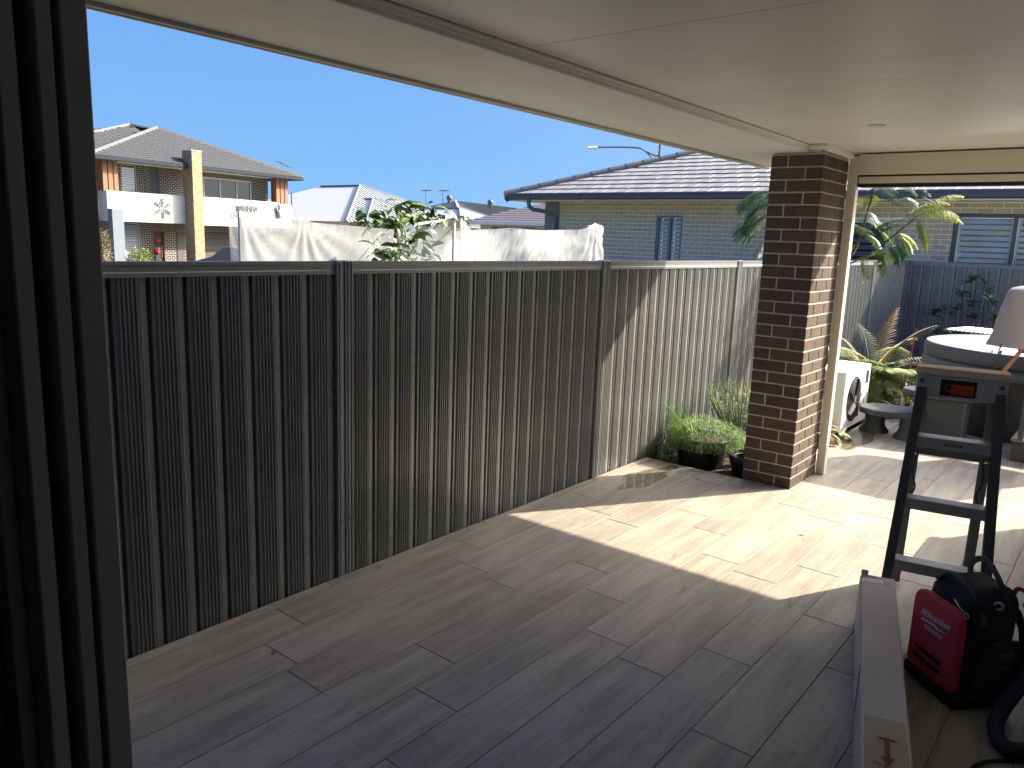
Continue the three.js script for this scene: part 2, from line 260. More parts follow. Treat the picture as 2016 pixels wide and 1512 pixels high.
// ---------------------------------------------------------------- patio roof: ceiling sheets, beam, soffit, fascia
{
  const r = thing('patio_roof', 'cream sheeted patio ceiling with edge beam, soffit and gutter', 'roof');
  const xs = [-4, 0.01, 1.21, 2.41, 3.605, 4.805, 6.005, 6.3];
  for (let i = 0; i + 1 < xs.length; i++) mesh('ceiling_sheet', bx(xs[i] + 0.0015, xs[i + 1] - 0.0015, 2.46, 2.47, 1.14, 4.5, 0.002), M.ceiling, r);
  mesh('beam', bx(-4, 5.63, 2.416, 2.55, 0.858, 1.118, 0.003), M.soffit, r);
  mesh('beam_end', bx(5.632, 6.3, 2.416, 2.55, 0.858, 1.205, 0.003), M.ceiling, r);
  mesh('cornice', [bx(-4, 5.6, 2.432, 2.4585, 1.12, 1.128, 0.001), bx(-4, 5.6, 2.446, 2.4585, 1.128, 1.138, 0.001), bx(5.602, 6.19, 2.418, 2.4585, 1.228, 1.26, 0.004), bx(5.56, 5.6, 2.43, 2.4585, 1.14, 1.26, 0.004)], M.ceiling, r);
  for (let x = -4; x < 6.6; x += 2.4) mesh('soffit_sheet', bx(x + 0.0015, Math.min(6.62, x + 2.3985), 2.42, 2.43, 0.468, 0.8555), M.soffit, r);
  mesh('soffit_sheet', bx(6.303, 6.62, 2.42, 2.43, 0.858, 4.5), M.soffit, r);
  mesh('fascia', [bx(-4, 6.62, 2.406, 2.56, 0.44, 0.464, 0.002), bx(6.624, 6.64, 2.3, 2.56, 0.58, 8, 0.002)], M.trim, r);
  mesh('gutter_lip', bx(-4, 6.62, 2.402, 2.5, 0.428, 0.437, 0.002), M.ceiling, r);
  mesh('roof_deck', [bx(-4, 6.62, 2.475, 2.7, 1.14, 9), bx(-4, 6.62, 2.555, 2.7, 0.44, 1.139)], M.gutter, r);
  mesh('downlight', [at(new THREE.CylinderGeometry(0.046, 0.049, 0.005, 28), 4.88, 2.4575, 1.74), at(new THREE.TorusGeometry(0.043, 0.003, 8, 28), 4.88, 2.455, 1.74, 0, Math.PI / 2)], M.ceiling, r);
}
// ---------------------------------------------------------------- the house around the doorway
{
  const h = thing('house', 'dark brick house wall with grey sliding door frame at the left edge', 'house');
  mesh('wall', [bx(-4, 0.15, -0.1, 2.459, 1.14, 2.43), bx(0.15, 0.22, -0.1, 2.459, 1.14, 2.42), bx(0.03, 0.2, -0.1, 2.459, 3.75, 6)], std([0.11, 0.085, 0.07], 0.9, { bumpMap: brickBump, bumpScale: 0.004 }), h);
  mesh('rendered_wall', [bx(0.2, 4.75, -0.1, 2.459, 3.75, 3.95), bx(4.75, 5.34, -0.1, 2.459, 2.84, 3.95), bx(5.341, 6.19, -0.1, 2.459, 3.4, 3.95), bx(6.0, 6.19, -0.1, 2.459, 3.951, 9)], std([0.78, 0.75, 0.68], 0.85, { map: plaster, bumpMap: paintBump, bumpScale: 0.001 }), h);
  mesh('inner_wall', [bx(-4.1, -4, -0.1, 2.459, 2.43, 6.1), bx(-4, 0.03, -0.1, 2.459, 6, 6.1)], std([0.8, 0.78, 0.75], 0.9), h);
  mesh('inner_ceiling', bx(-4, 0.03, 2.461, 2.5, 4.5, 6), M.white, h);
  const J = (a, b, z) => bx(a, b, 0.001, 2.458, 2.43, z, 0.0012);
  const d = mesh('door_frame', [J(0.2268, 0.2443, 2.5), J(0.2118, 0.2222, 2.5), J(0.189, 0.2, 2.5), J(0.2002, 0.2035, 2.492), J(0.178, 0.1885, 2.474)], M.frame, h);
  mesh('track_groove', [bx(0.2223, 0.2267, 0.001, 2.458, 2.43, 2.488), bx(0.2036, 0.2117, 0.001, 2.458, 2.43, 2.462), bx(0.15, 0.1779, 0.001, 2.458, 2.43, 2.455)], M.frameDark, d);
}
tag(mesh('unseen_bench', [bx(5.37, 6.45, 0.03, 0.9, 2.98, 3.39, 0.006), bx(5.35, 6.48, 0.9, 0.95, 2.95, 3.39, 0.01), bx(5.4, 5.48, 0, 0.03, 3, 3.1), bx(6.35, 6.43, 0, 0.03, 3, 3.1), bx(5.4, 6.43, 0, 0.03, 3.3, 3.38)], M.darkGreen), 'unseen dark bench-high block by the house wall, set there for its floor shadow', 'bench');  // out-of-view block, sized to cast the stepped shadow edge on the tiles

// ---------------------------------------------------------------- neighbour's brick house beyond the far fence
function slatWindow(parent, name, place, w, h, opt = {}) { // built in a local frame: x across, y up, z outwards; place(mesh) puts it in the wall
  const fr = opt.fr ?? 0.05, f = mesh(name, [bx(0, w, h - fr, h, -0.06, 0.012, 0.003), bx(0, w, 0, fr, -0.06, 0.012, 0.003), bx(0, fr, fr, h - fr, -0.06, 0.01, 0.003), bx(w - fr, w, fr, h - fr, -0.06, 0.01, 0.003), ...(opt.mull ?? []).map((x) => bx(x - 0.03, x + 0.03, fr, h - fr, -0.05, 0.008, 0.003))], opt.frameMat ?? M.bluegrey, parent);
  place(f);
  const cuts = [fr, ...(opt.mull ?? []).flatMap((x) => [x - 0.03, x + 0.03]), w - fr];
  for (let i = 0; i < cuts.length; i += 2) {
    const a = cuts[i], b = cuts[i + 1];
    if (!opt.open) mesh('pane', bx(a, b, fr, h - fr, -0.034, -0.03), opt.paneMat ?? new THREE.MeshPhysicalMaterial({ color: 0xffffff, roughness: 0.03, transmission: 1, thickness: 0, ior: 1.5 }), f);
    mesh('backing', bx(a, b, fr, h - fr, -0.2, -0.19), opt.backMat ?? M.bluegrey, f);
    if (opt.slat) for (let y = fr + opt.slat * 0.6; y < h - fr - 0.02; y += opt.slat) mesh('slat', at(bx(a + 0.03, b - 0.03, -opt.slat * 0.46, opt.slat * 0.46, -0.005, 0.005), 0, y, -0.09, 0, -0.75), opt.slatMat ?? M.shutter, f);
    if (opt.slat) mesh('shutter_stile', [bx(a, a + 0.035, fr, h - fr, -0.11, -0.07), bx(b - 0.035, b, fr, h - fr, -0.11, -0.07)], opt.slatMat ?? M.shutter, f);
  }
  return f;
}
{
  const n = thing('brick_house', 'single storey house of pale grey bricks with flat charcoal roof tiles beyond the far fence', 'house');
  const WX = 14.7, TOP = 2.58, wins = [[-5.02, -4.42, 0.9, 2.322], [-1.9, -0.5, 1.1, 2.29], [0.46, 2.25, 0.9, 2.41]];
  const zs = [-7.5, ...wins.flatMap((w) => [w[0], w[1]]), 7], core = [];
  for (let i = 0; i + 1 < zs.length; i++) { const w = wins[(i - 1) / 2]; if (i % 2 === 0) core.push(bx(WX + 0.005, 15, -0.14, TOP, zs[i], zs[i + 1])); else core.push(bx(WX + 0.005, 15, -0.14, w[2], zs[i], zs[i + 1]), bx(WX + 0.005, 15, w[3], TOP, zs[i], zs[i + 1])); }
  mesh('wall', core, std([0.95, 0.93, 0.86], 0.95), n);
  const mats = [[1.22, 1.16, 1.04], [1.13, 1.09, 1.0], [1.3, 1.24, 1.1], [1.22, 1.14, 0.98]].map((c) => std(c, 0.9, { map: greyBrickTex, bumpMap: brickBump, bumpScale: 0.002 })), cache = {}, bricks = [];
  for (let k = 0; k < 30; k++) for (let i = 0; i < 62; i++) {
    const y = TOP - 0.076 - k * 0.086 - 0.005; let a = -7.5 + i * 0.24 + (k % 2 ? 0.12 : 0), b = a + 0.23; if (i === 0 && k % 2) bricks.push([-7.5, -7.39, y, k, 99]);
    if (b > 7) continue;
    let parts = [[a, b]];
    for (const w of wins) if (y + 0.07 > w[2] && y + 0.006 < w[3]) parts = parts.flatMap(([p, q]) => (q <= w[0] || p >= w[1] ? [[p, q]] : [[p, Math.min(q, w[0])], [Math.max(p, w[1]), q]].filter(([s, t]) => t - s > 0.03)));
    for (const [p, q] of parts) bricks.push([p, q, y, k, i]);
  }
  const geoOf = (w, v) => cache[w.toFixed(3) + v] ??= metre(cham(0.02, 0.076, w, 0.003), 1, v * 0.31, v * 0.17);
  const seen = ([a, b, y]) => y > 1.42 && (b < -2.4 || a > -1.1) && a < 2.6, score = (q) => (seen(q) ? 0 : 100) + (q[0] < -2 ? (q[2] < 1.56 ? 30 : 0) - q[0] * 0.5 : 0);
  bricks.sort((p, q) => score(p) - score(q));
  const rest = [[], [], []];
  bricks.forEach(([a, b, y, k, i], j) => { const w = b - a, v = Math.floor(hash(i, k, 3) * 4), z = (a + b) / 2, x = WX + 0.0075 + (hash(i, k, 6) - 0.5) * 0.003;
    if (j < 298) mesh('brick', geoOf(w, v), mats[v], n, [x, y + 0.038, z]); else rest[v % 3].push(geoOf(w, v).clone().translate(x, y + 0.038, z)); });
  rest.forEach((g, i) => { mesh('brick_courses', g, mats[i], n).userData.kind = 'stuff'; });
  const put = (y, z) => (m) => { m.position.set(WX + 0.03, y, z); m.rotation.y = -Math.PI / 2; };
  slatWindow(n, 'window', put(0.9, -5.02), 0.6, 1.422, { slat: 0.085, mull: [0.3] });
  slatWindow(n, 'window', put(0.9, 0.46), 1.79, 1.51, { slat: 0.09, mull: [0.87], fr: 0.07, frameMat: M.gutter });
  slatWindow(n, 'window', put(1.1, -1.9), 1.4, 1.19, { slat: 0.12, fr: 0.045, frameMat: M.shutter, slatMat: M.paleGlass, backMat: M.black, open: true });
  mesh('corner_panel', bx(14.72, 15, -0.14, TOP, -7.93, -7.502, 0.004), M.bluegrey, n);
  mesh('downpipe', tube([[14.1, 2.62, -7.93], [14.1, 2.5, -7.93], [14.16, 2.42, -7.9], [14.5, 2.35, -7.66], [14.62, 2.27, -7.6], [14.63, 1.6, -7.6], [14.63, -0.1, -7.6]], 0.048, 10, 40), M.bluegrey, n);
  mesh('soffit', [bx(14.13, 14.99, 2.586, 2.6, -8.45, 7), bx(14.115, 14.13, 2.583, 2.66, -8.45, 7), bx(14.66, 14.7, 2.566, 2.585, -7.5, 7, 0.003)], std([0.82, 0.82, 0.82], 0.5), n);
  const G = new THREE.Shape([[0, 0.02], [0.03, 0], [0.11, 0], [0.11, 0.12], [0, 0.12], [-0.008, 0.1], [0.004, 0.085]].map((p) => new THREE.Vector2(...p)));
  mesh('gutter', at(clean(new THREE.ExtrudeGeometry(G, { depth: 15.5, bevelEnabled: false })), 14.0, 2.605, -8.5), M.gutter, n);
  mesh('gutter', bx(14.0, 19, 2.605, 2.72, -8.56, -8.501), M.gutter, n);
  const Y = (x) => 2.7 + (x - 14.13) * 0.357, RX = 18.7, T = Math.atan(0.357);
  const roof = mesh('roof', polys([[[14.13, Y(14.13) - 0.02, 7], [RX, Y(RX) - 0.02, 7], [RX, Y(RX) - 0.02, -8.5 + (RX - 14.13) * 0.95], [14.13, Y(14.13) - 0.02, -8.5]], [[14.13, 2.68, -8.5], [RX, Y(RX) - 0.02, -8.5 + (RX - 14.13) * 0.95], [23.2, 2.68, -8.5]], [[RX, Y(RX) - 0.02, 7], [23.2, 2.68, 7], [23.2, 2.68, -8.5], [RX, Y(RX) - 0.02, -8.5 + (RX - 14.13) * 0.95]]]), M.gutter, n);
  const tMats = [[0.215, 0.207, 0.202], [0.24, 0.232, 0.222], [0.195, 0.19, 0.186]].map((c) => std(c, 0.62, { bumpMap: paintBump, bumpScale: 0.0006 }));
  const tg = metre(at(cham(0.355, 0.036, 0.297, 0.006), 0, 0.008, 0, 0, 0, T - 0.055)), far = [];
  for (let r = 0; r < 14; r++) for (let c = 0; c < 52; c++) {
    const x = 14.13 + 0.17 + r * 0.318, z = -8.6 + c * 0.3 + (r % 2) * 0.15; if (z < -8.5 + (x - 14.1) * 0.95 || z > 6.9) continue;
    const y = Y(x) + 0.018; if (z < -2.5 && r < 12) mesh('roof_tile', tg, tMats[Math.floor(rnd() * 3)], roof, [x, y + rr(-0.0015, 0.0015), z]); else far.push(tg.clone().translate(x, y, z));
  }
  mesh('roof_tiles', far, tMats[0], roof).userData.kind = 'stuff';
  const hd = V3(1, 0.357, 0.95).normalize(), cap = merge([new THREE.CylinderGeometry(0.115, 0.125, 0.44, 10, 1, false, 0, Math.PI)]); cap.rotateY(Math.PI / 2 * 0);
  const q = new THREE.Quaternion().setFromUnitVectors(V3(0, 1, 0), hd), capGeo = cap.clone().applyQuaternion(new THREE.Quaternion().setFromAxisAngle(hd, 0).multiply(q));
  const full = at(new THREE.CylinderGeometry(0.12, 0.13, 0.43, 12), 0, 0, 0); full.applyQuaternion(q);
  for (let i = 0; i < 15; i++) mesh('hip_tile', full, M.grey, roof, [14.2 + i * 0.29, Y(14.2 + i * 0.29) + 0.01, -8.44 + i * 0.2755]);
}
// ---------------------------------------------------------------- two-storey house across the street
const brickPattern = canvasTex(512, 368, (g, w, h) => { // 4 courses of white-jointed dark bricks: 0.96 m x 0.344 m
  g.fillStyle = '#cfc9bd'; g.fillRect(0, 0, w, h);
  for (let r = 0; r < 4; r++) for (let i = -1; i < 5; i++) { const k = 44 + hash(i, r, 4) * 22; g.fillStyle = `rgb(${k + 4},${k},${k})`; g.fillRect(i * 128 + (r % 2) * 64 + 5, r * 92 + 7, 117, 77); }
}); brickPattern.wrapS = brickPattern.wrapT = THREE.RepeatWrapping; brickPattern.repeat.set(1 / 0.96, 1 / 0.344);
const blockPattern = canvasTex(512, 400, (g, w, h) => { g.fillStyle = '#7d6b54'; g.fillRect(0, 0, w, h); for (let r = 0; r < 8; r++) for (let i = -1; i < 3; i++) { const k = hash(i, r, 9) * 26 - 13; g.fillStyle = `rgb(${152 + k},${131 + k},${104 + k})`; g.fillRect(i * 256 + (r % 2) * 128 + 2, r * 50 + 3, 252, 44); } });
blockPattern.wrapS = blockPattern.wrapT = THREE.RepeatWrapping; blockPattern.repeat.set(1 / 0.8, 1 / 0.8);
const font = await new FontLoader().loadAsync('fonts/droid/droid_sans_bold.typeface.json');
{
  const h = thing('two_storey_house', 'two-storey dark brick house with white balconies and grey tiled hip roof across the street', 'house', [20.5351, 0, -33.0956], 0.1362);
  const db = std([1, 1, 1], 0.9, { map: brickPattern }), gb = -0.65;
  const wall = [], put = (l, ...a) => l.push(bx(...a));
  // recessed front wall in blocks around the openings
  const opU = [[-2.88, -2.1, 3.2, 4.48], [-1.49, -0.93, 3.2, 4.47], [1.57, 4.67, 3.2, 4.28]], opL = [[-2.87, -2.09, gb, 1.82], [-1.5, -0.75, gb, 1.56], [1.5, 4.9, gb, 1.47]];
  for (const [ops, y0, y1] of [[opL, gb, 2.1], [opU, 2.1, 4.62]]) { const xs = [-4.4, ...ops.flatMap((o) => [o[0], o[1]]), 5.8]; for (let i = 0; i + 1 < xs.length; i++) { if (i % 2 === 0) put(wall, xs[i], xs[i + 1], y0, y1, -2.1, -1.8); else { const o = ops[(i - 1) / 2]; if (o[2] > y0) put(wall, xs[i], xs[i + 1], y0, o[2], -2.1, -1.8); put(wall, xs[i], xs[i + 1], o[3], y1, -2.1, -1.8); } } }
  put(wall, -6.2, -4.45, gb, 4.55, -2.6, -1.25); put(wall, -6.2, 5.8, gb, 4.5, -12, -2.2); put(wall, 5.5, 5.8, gb, 4.5, -2.2, -2.1);
  mesh('wall', wall, db, h);
  mesh('floor_slab', [bx(-4.3, 6.3, 1.87, 2.08, -1.79, -0.76)], M.render, h);
  mesh('balcony', [bx(-4.39, -0.42, 1.86, 3.18, -0.75, -0.6, 0.01), bx(-4.39, -4.24, 1.86, 3.18, -1.24, -0.751, 0.01)], M.render, h);
  mesh('balcony', [bx(0.5, 6.4, 1.82, 3.1, -0.75, -0.6, 0.01), bx(6.25, 6.4, 1.82, 3.1, -1.79, -0.751, 0.01)], M.render, h);
  mesh('balcony_cap', bx(0.5, 5.5, 3.103, 3.2, -0.78, -0.57, 0.01), M.cream, h);
  const pier = std([1, 1, 1], 0.85, { map: blockPattern });
  mesh('pier', bx(-0.41, 0.15, gb, 5.28, -0.72, 0, 0.01), pier, h); mesh('pier_cap', bx(-0.43, 0.17, 5.283, 5.33, -0.74, 0.02, 0.005), M.render, h);
  mesh('porch_column', bx(-4.41, -3.87, gb, 2.4, -0.58, -0.25, 0.01), std([0.15, 0.175, 0.215], 0.7), h);
  const cladding = (s0, s1, z) => { const c = mesh('clad_post', bx(s0 + 0.03, s1 - 0.03, 3.185, 4.5, z - 0.4, z - 0.03), M.frameDark, h); for (let i = 0; i < 3; i++) { const w = (s1 - s0) / 3; mesh('clad_board', bx(s0 + i * w + 0.03, s0 + (i + 1) * w - 0.03, 3.185, 4.495, z - 0.028, z, 0.006), M.clad, c); mesh('clad_board', bx(s0 - 0.001, s0 + 0.028, 3.185, 4.495, z - 0.4 + i * 0.12, z - 0.31 + i * 0.12, 0.006), M.clad, c); } };
  cladding(-4.44, -3.66, -0.78); cladding(5.44, 6.35, -0.78);
  const win = (s0, s1, y0, y1, opt) => slatWindow(h, 'window', (m) => m.position.set(s0, y0, -1.84), s1 - s0, y1 - y0, opt);
  const lw = { slat: 0.11, frameMat: std([0.42, 0.45, 0.46], 0.5), slatMat: M.shutter };
  win(-2.88, -2.1, 3.2, 4.48, lw); win(-1.49, -0.93, 3.2, 4.47, { paneMat: M.paleGlass, frameMat: M.bluegrey }); win(1.57, 4.67, 3.2, 4.28, { paneMat: M.glass, frameMat: std([0.55, 0.56, 0.57], 0.5), mull: [1.05, 2.12], fr: 0.09 }); win(-2.87, -2.09, gb, 1.82, lw);
  const dr = mesh('door', bx(-1.42, -0.83, gb, 1.44, -1.95, -1.87, 0.004), std([0.055, 0.06, 0.065], 0.4), h); mesh('handle', bx(-0.95, -0.92, 0.2, 0.8, -1.868, -1.83, 0.005), M.steel, dr);
  mesh('door_frame', [bx(-1.5, -0.75, 1.445, 1.56, -1.95, -1.78, 0.004), bx(-0.828, -0.75, gb, 1.444, -1.95, -1.78, 0.004), bx(-1.5, -1.422, gb, 1.444, -1.95, -1.78, 0.004)], M.clad, h);
  const purple = std([0.095, 0.075, 0.082], 0.6);
  for (let i = 0; i < 7; i++) mesh('garage_panel', bx(1.5, 4.9, gb + i * 0.303, gb + i * 0.303 + 0.297, -1.96, -1.9, 0.012), purple, h);
  mesh('side_panel', bx(-0.12, 0.28, gb, 1.49, -1.798, -1.77, 0.004), purple, h);
  mesh('soffit', [bx(-5.1, 6.9, 4.63, 4.66, -2.1, -0.3), bx(-5.1, 6.9, 4.5, 4.62, -1.79, -1.6)], M.white, h);
  mesh('gutter', [bx(-5.2, -0.42, 4.47, 4.65, -0.42, -0.26, 0.02), bx(0.16, 7, 4.47, 4.65, -0.42, -0.26, 0.02), bx(6.9, 7.04, 4.47, 4.65, -11.5, -0.43, 0.02)], std([0.02, 0.028, 0.042], 0.95), h);
  const apB = [1.6, 6.8, -5.4], LB = [-5.2, 4.65, -0.3], RB = [7, 4.65, -0.3], apA = [1.1, 6.94, -7], LA = [-7.5, 4.6, -1.9], roofMat = std([0.05, 0.053, 0.06], 0.9);
  const roof = mesh('roof', polys([[LB, RB, apB], [RB, [7, 4.65, -11.5], [3, 6.8, -8.5], apB], [LB, apB, [-5.2, 4.65, -5.4]], [LA, [-1, 4.6, -1.9], apA], [LA, apA, [-7.5, 4.6, -11.5]], [apA, [4.1, 5.56, -4], [-1, 4.6, -1.9]], [apA, apB, [4.1, 5.56, -4]], [apA, [3, 6.8, -8.5], [7, 4.65, -11.5], [-7.5, 4.6, -11.5]]].map((q) => q.map((v) => [v[0], v[1] - 0.06, v[2]]))), roofMat, h);
  const tiles = [], tri = (A, B, C) => { // tiles over the triangle with eave A-B and apex C
    const a = V3(...A), b = V3(...B), c = V3(...C), e = b.clone().sub(a), L = e.length(); e.normalize(); const up = c.clone().sub(a); const s0 = up.dot(e); up.addScaledVector(e, -s0); const H = up.length(); up.normalize(); const nn = e.clone().cross(up).normalize(); if (nn.y < 0) nn.negate();
    const m = new THREE.Matrix4().makeBasis(e, nn, e.clone().cross(nn)), base = cham(0.29, 0.035, 0.36, 0.01);
    for (let r = 0; r * 0.3 + 0.15 < H; r++) { const y = r * 0.3 + 0.15, f = y / H, x0 = s0 * f, x1 = L + (s0 - L) * f; for (let x = x0 + (r % 2) * 0.15; x < x1; x += 0.3) tiles.push(base.clone().rotateX(0.1 * (e.clone().cross(nn).dot(up) > 0 ? 1 : -1)).applyMatrix4(m).translate(a.x + e.x * x + up.x * y, a.y + e.y * x + up.y * y + 0.01, a.z + e.z * x + up.z * y)); }
  };
  tri(LB, RB, apB); tri(LA, [-1, 4.6, -1.9], apA); tri([-1, 4.6, -1.9], [4.1, 5.56, -4], apA); tri([-7.5, 4.6, -11.5], LA, apA);
  mesh('roof_tiles', tiles, roofMat, roof).userData.kind = 'stuff';
  const ridge = (a, b) => { const n = Math.round(V3(...a).distanceTo(V3(...b)) / 0.4); for (let i = 0; i < n; i++) { const p = (t) => [0, 1, 2].map((k) => a[k] + (b[k] - a[k]) * t); mesh('ridge_tile', bar(p(i / n), p((i + 1.05) / n), 0.2, 0.14), std([0.085, 0.087, 0.092], 0.6), roof); } };
  ridge(LB, apB); ridge(RB, apB); ridge(LA, apA); ridge(apA, [1.9, 6.7, -5.9]);
  mesh('antenna', [...[[7.6, 4.2, -2.6, 7.6, 5.75, -2.6], [7.3, 5.6, -2.6, 8.2, 5.35, -2.6], [7.35, 5.6, -2.85, 7.35, 5.55, -2.35], [7.6, 5.52, -2.85, 7.6, 5.48, -2.35], [7.9, 5.44, -2.85, 7.9, 5.4, -2.35], [8.15, 5.37, -2.8, 8.15, 5.33, -2.4], [6.9, 4.55, -2.6, 7.6, 5.1, -2.6]].map((a) => bar(a.slice(0, 3), a.slice(3), 0.03))], M.grey, h);
  // wire light shapes hanging on the balconies
  const wire = std([0.07, 0.07, 0.075], 0.6), ln = [], Z = -0.55;
  for (let i = 0; i < 6; i++) { const a = i * Math.PI / 3 + Math.PI / 6, P = (r, o) => [-1.66 + Math.cos(a) * r + Math.cos(a + Math.PI / 2) * o, 2.56 + Math.sin(a) * r + Math.sin(a + Math.PI / 2) * o, Z]; ln.push(bar(P(0.08, 0), P(0.5, 0), 0.03)); for (const r of [0.2, 0.33]) for (const s of [-1, 1]) ln.push(bar(P(r, 0), P(r + 0.12, s * 0.12), 0.026)); for (const s of [-1, 1]) ln.push(bar(P(0.12, 0), P(0.08, s * 0.1), 0.018)); }
  ln.push(bar([-1.66, 3.05, Z], [-1.66, 3.18, Z], 0.01));
  const abs = (m) => { m.position.copy(h.position); m.rotation.y = h.rotation.y; return m; };
  tag(abs(mesh('snowflake_light', ln, wire)), 'grey wire snowflake decoration hanging on the left white balcony', 'decoration');
  const txt = (s, size, x, y) => { const g = new TextGeometry(s, { font, size, depth: 0.02, curveSegments: 2 }); return at(clean(g), x, y, Z); };
  const ring = [at(new THREE.TorusGeometry(0.44, 0.014, 6, 40), 2.5, 2.42, Z), at(new THREE.TorusGeometry(0.3, 0.012, 6, 40), 2.55, 2.42, Z)];
  tag(abs(mesh('greeting_light', [...ring, txt('Chr', 0.24, 2.3, 2.3), txt('MERRY', 0.3, 2.6, 2.62)], wire)), 'wire greeting sign with rings and lettering on the right balcony', 'decoration');
  const fig = abs(thing('climbing_figure', 'small climbing figure ornament with red hat on the right balcony', 'decoration')), FX = 5.42;
  mesh('body', [at(new THREE.SphereGeometry(0.17, 12, 10).scale(0.85, 1.35, 0.6), FX, 2.62, -0.5), at(new THREE.SphereGeometry(0.1, 10, 8), FX - 0.02, 2.88, -0.5), bar([FX - 0.12, 2.72, -0.5], [FX - 0.22, 2.95, -0.52], 0.07), bar([FX + 0.05, 2.5, -0.5], [FX + 0.18, 2.38, -0.5], 0.08)], std([0.35, 0.37, 0.36], 0.8), fig);
  mesh('hat', at(new THREE.ConeGeometry(0.1, 0.26, 12), FX - 0.03, 3.05, -0.5, 0, 0, 0.25), M.red, fig);
  const wr = abs(thing('door_wreath', 'red ribbon decoration hanging on the dark front door', 'decoration'));
  mesh('ribbon', [[-1.13, 0.98, 0.11], [-1.2, 1.05, 0.07], [-1.05, 1.05, 0.08], [-1.24, 0.5, 0.12], [-1.14, 0.45, 0.09], [-1.1, 0.6, 0.07]].map(([x, y, r]) => at(new THREE.IcosahedronGeometry(r, 1).scale(1, 1, 0.4), x, y, -1.83)), std([0.5, 0.02, 0.03], 0.6), wr);
  mesh('ring', at(new THREE.TorusGeometry(0.26, 0.03, 6, 24), -1.13, 0.75, -1.84), M.green, wr);
  // shrubs in its front garden
  const shrub = (name, label, s, y0, y1, r, z, cols) => { const t = abs(thing(name, label, 'shrub')), L = new Leaves(); mesh('stem', tube([[s, gb, z], [s + 0.02, (gb + y1) / 2, z], [s, y1 - 0.2, z]], 0.025), M.bark, t);
    for (let i = 0; i < 900; i++) { const a = rnd() * 6.283, f = Math.cbrt(rnd()), e = Math.acos(rr(-1, 1)), p = V3(s + r * f * Math.sin(e) * Math.cos(a), (y0 + y1) / 2 + (y1 - y0) / 2 * f * Math.cos(e) * (1 + 0.12 * Math.sin(3 * a)), z + r * f * Math.sin(e) * Math.sin(a)); L.ribbon(p, V3(rr(-1, 1), rr(-0.3, 1), rr(-1, 1)), V3(0.1, 1, 0.05), rr(0.09, 0.16), 0.06, 0.4, tint(cols[Math.floor(rnd() * cols.length)], 0.3), 2); }
    L.build('foliage', leafMat(), t); };
  shrub('garden_shrub', 'round lime-green shrub in front of the dark front door', -4.38, -0.4, 0.78, 0.56, 1.5, [[0.16, 0.2, 0.03], [0.1, 0.15, 0.02], [0.22, 0.24, 0.05]]);
  shrub('garden_shrub', 'tall reddish-green shrub beside the left door jamb', -6.05, -0.5, 1.55, 0.42, 1.5, [[0.12, 0.12, 0.03], [0.2, 0.12, 0.05], [0.08, 0.1, 0.025]]);
}
{ // car in that driveway, mostly below the fence line
  const c = thing('parked_car', 'dark car in the driveway glimpsed beside the left end of the white netting', 'car', [21.2, -0.62, -30.2], -1.0);
  const side = new THREE.Shape([[-2.1, 0.3], [-2.1, 0.75], [-1.4, 0.95], [-0.75, 1.42], [0.9, 1.45], [1.7, 0.98], [2.1, 0.92], [2.15, 0.35]].map((p) => new THREE.Vector2(...p)));
  mesh('body', at(clean(new THREE.ExtrudeGeometry(side, { depth: 1.6, bevelEnabled: true, bevelSize: 0.08, bevelThickness: 0.08, bevelSegments: 2 })), 0, 0, -0.8), std([0.12, 0.13, 0.14], 0.25, { metalness: 0.5 }), c);
  mesh('windscreen', polys([[[-1.5, 0.97, -0.72], [-1.5, 0.97, 0.72], [-0.86, 1.43, 0.66], [-0.86, 1.43, -0.66]]]), M.glass, c);
  for (const x of [-1.35, 1.35]) for (const z of [-0.82, 0.82]) mesh('wheel', at(new THREE.CylinderGeometry(0.32, 0.32, 0.2, 20), x, 0.32, z, 0, Math.PI / 2), M.rubber, c);
}
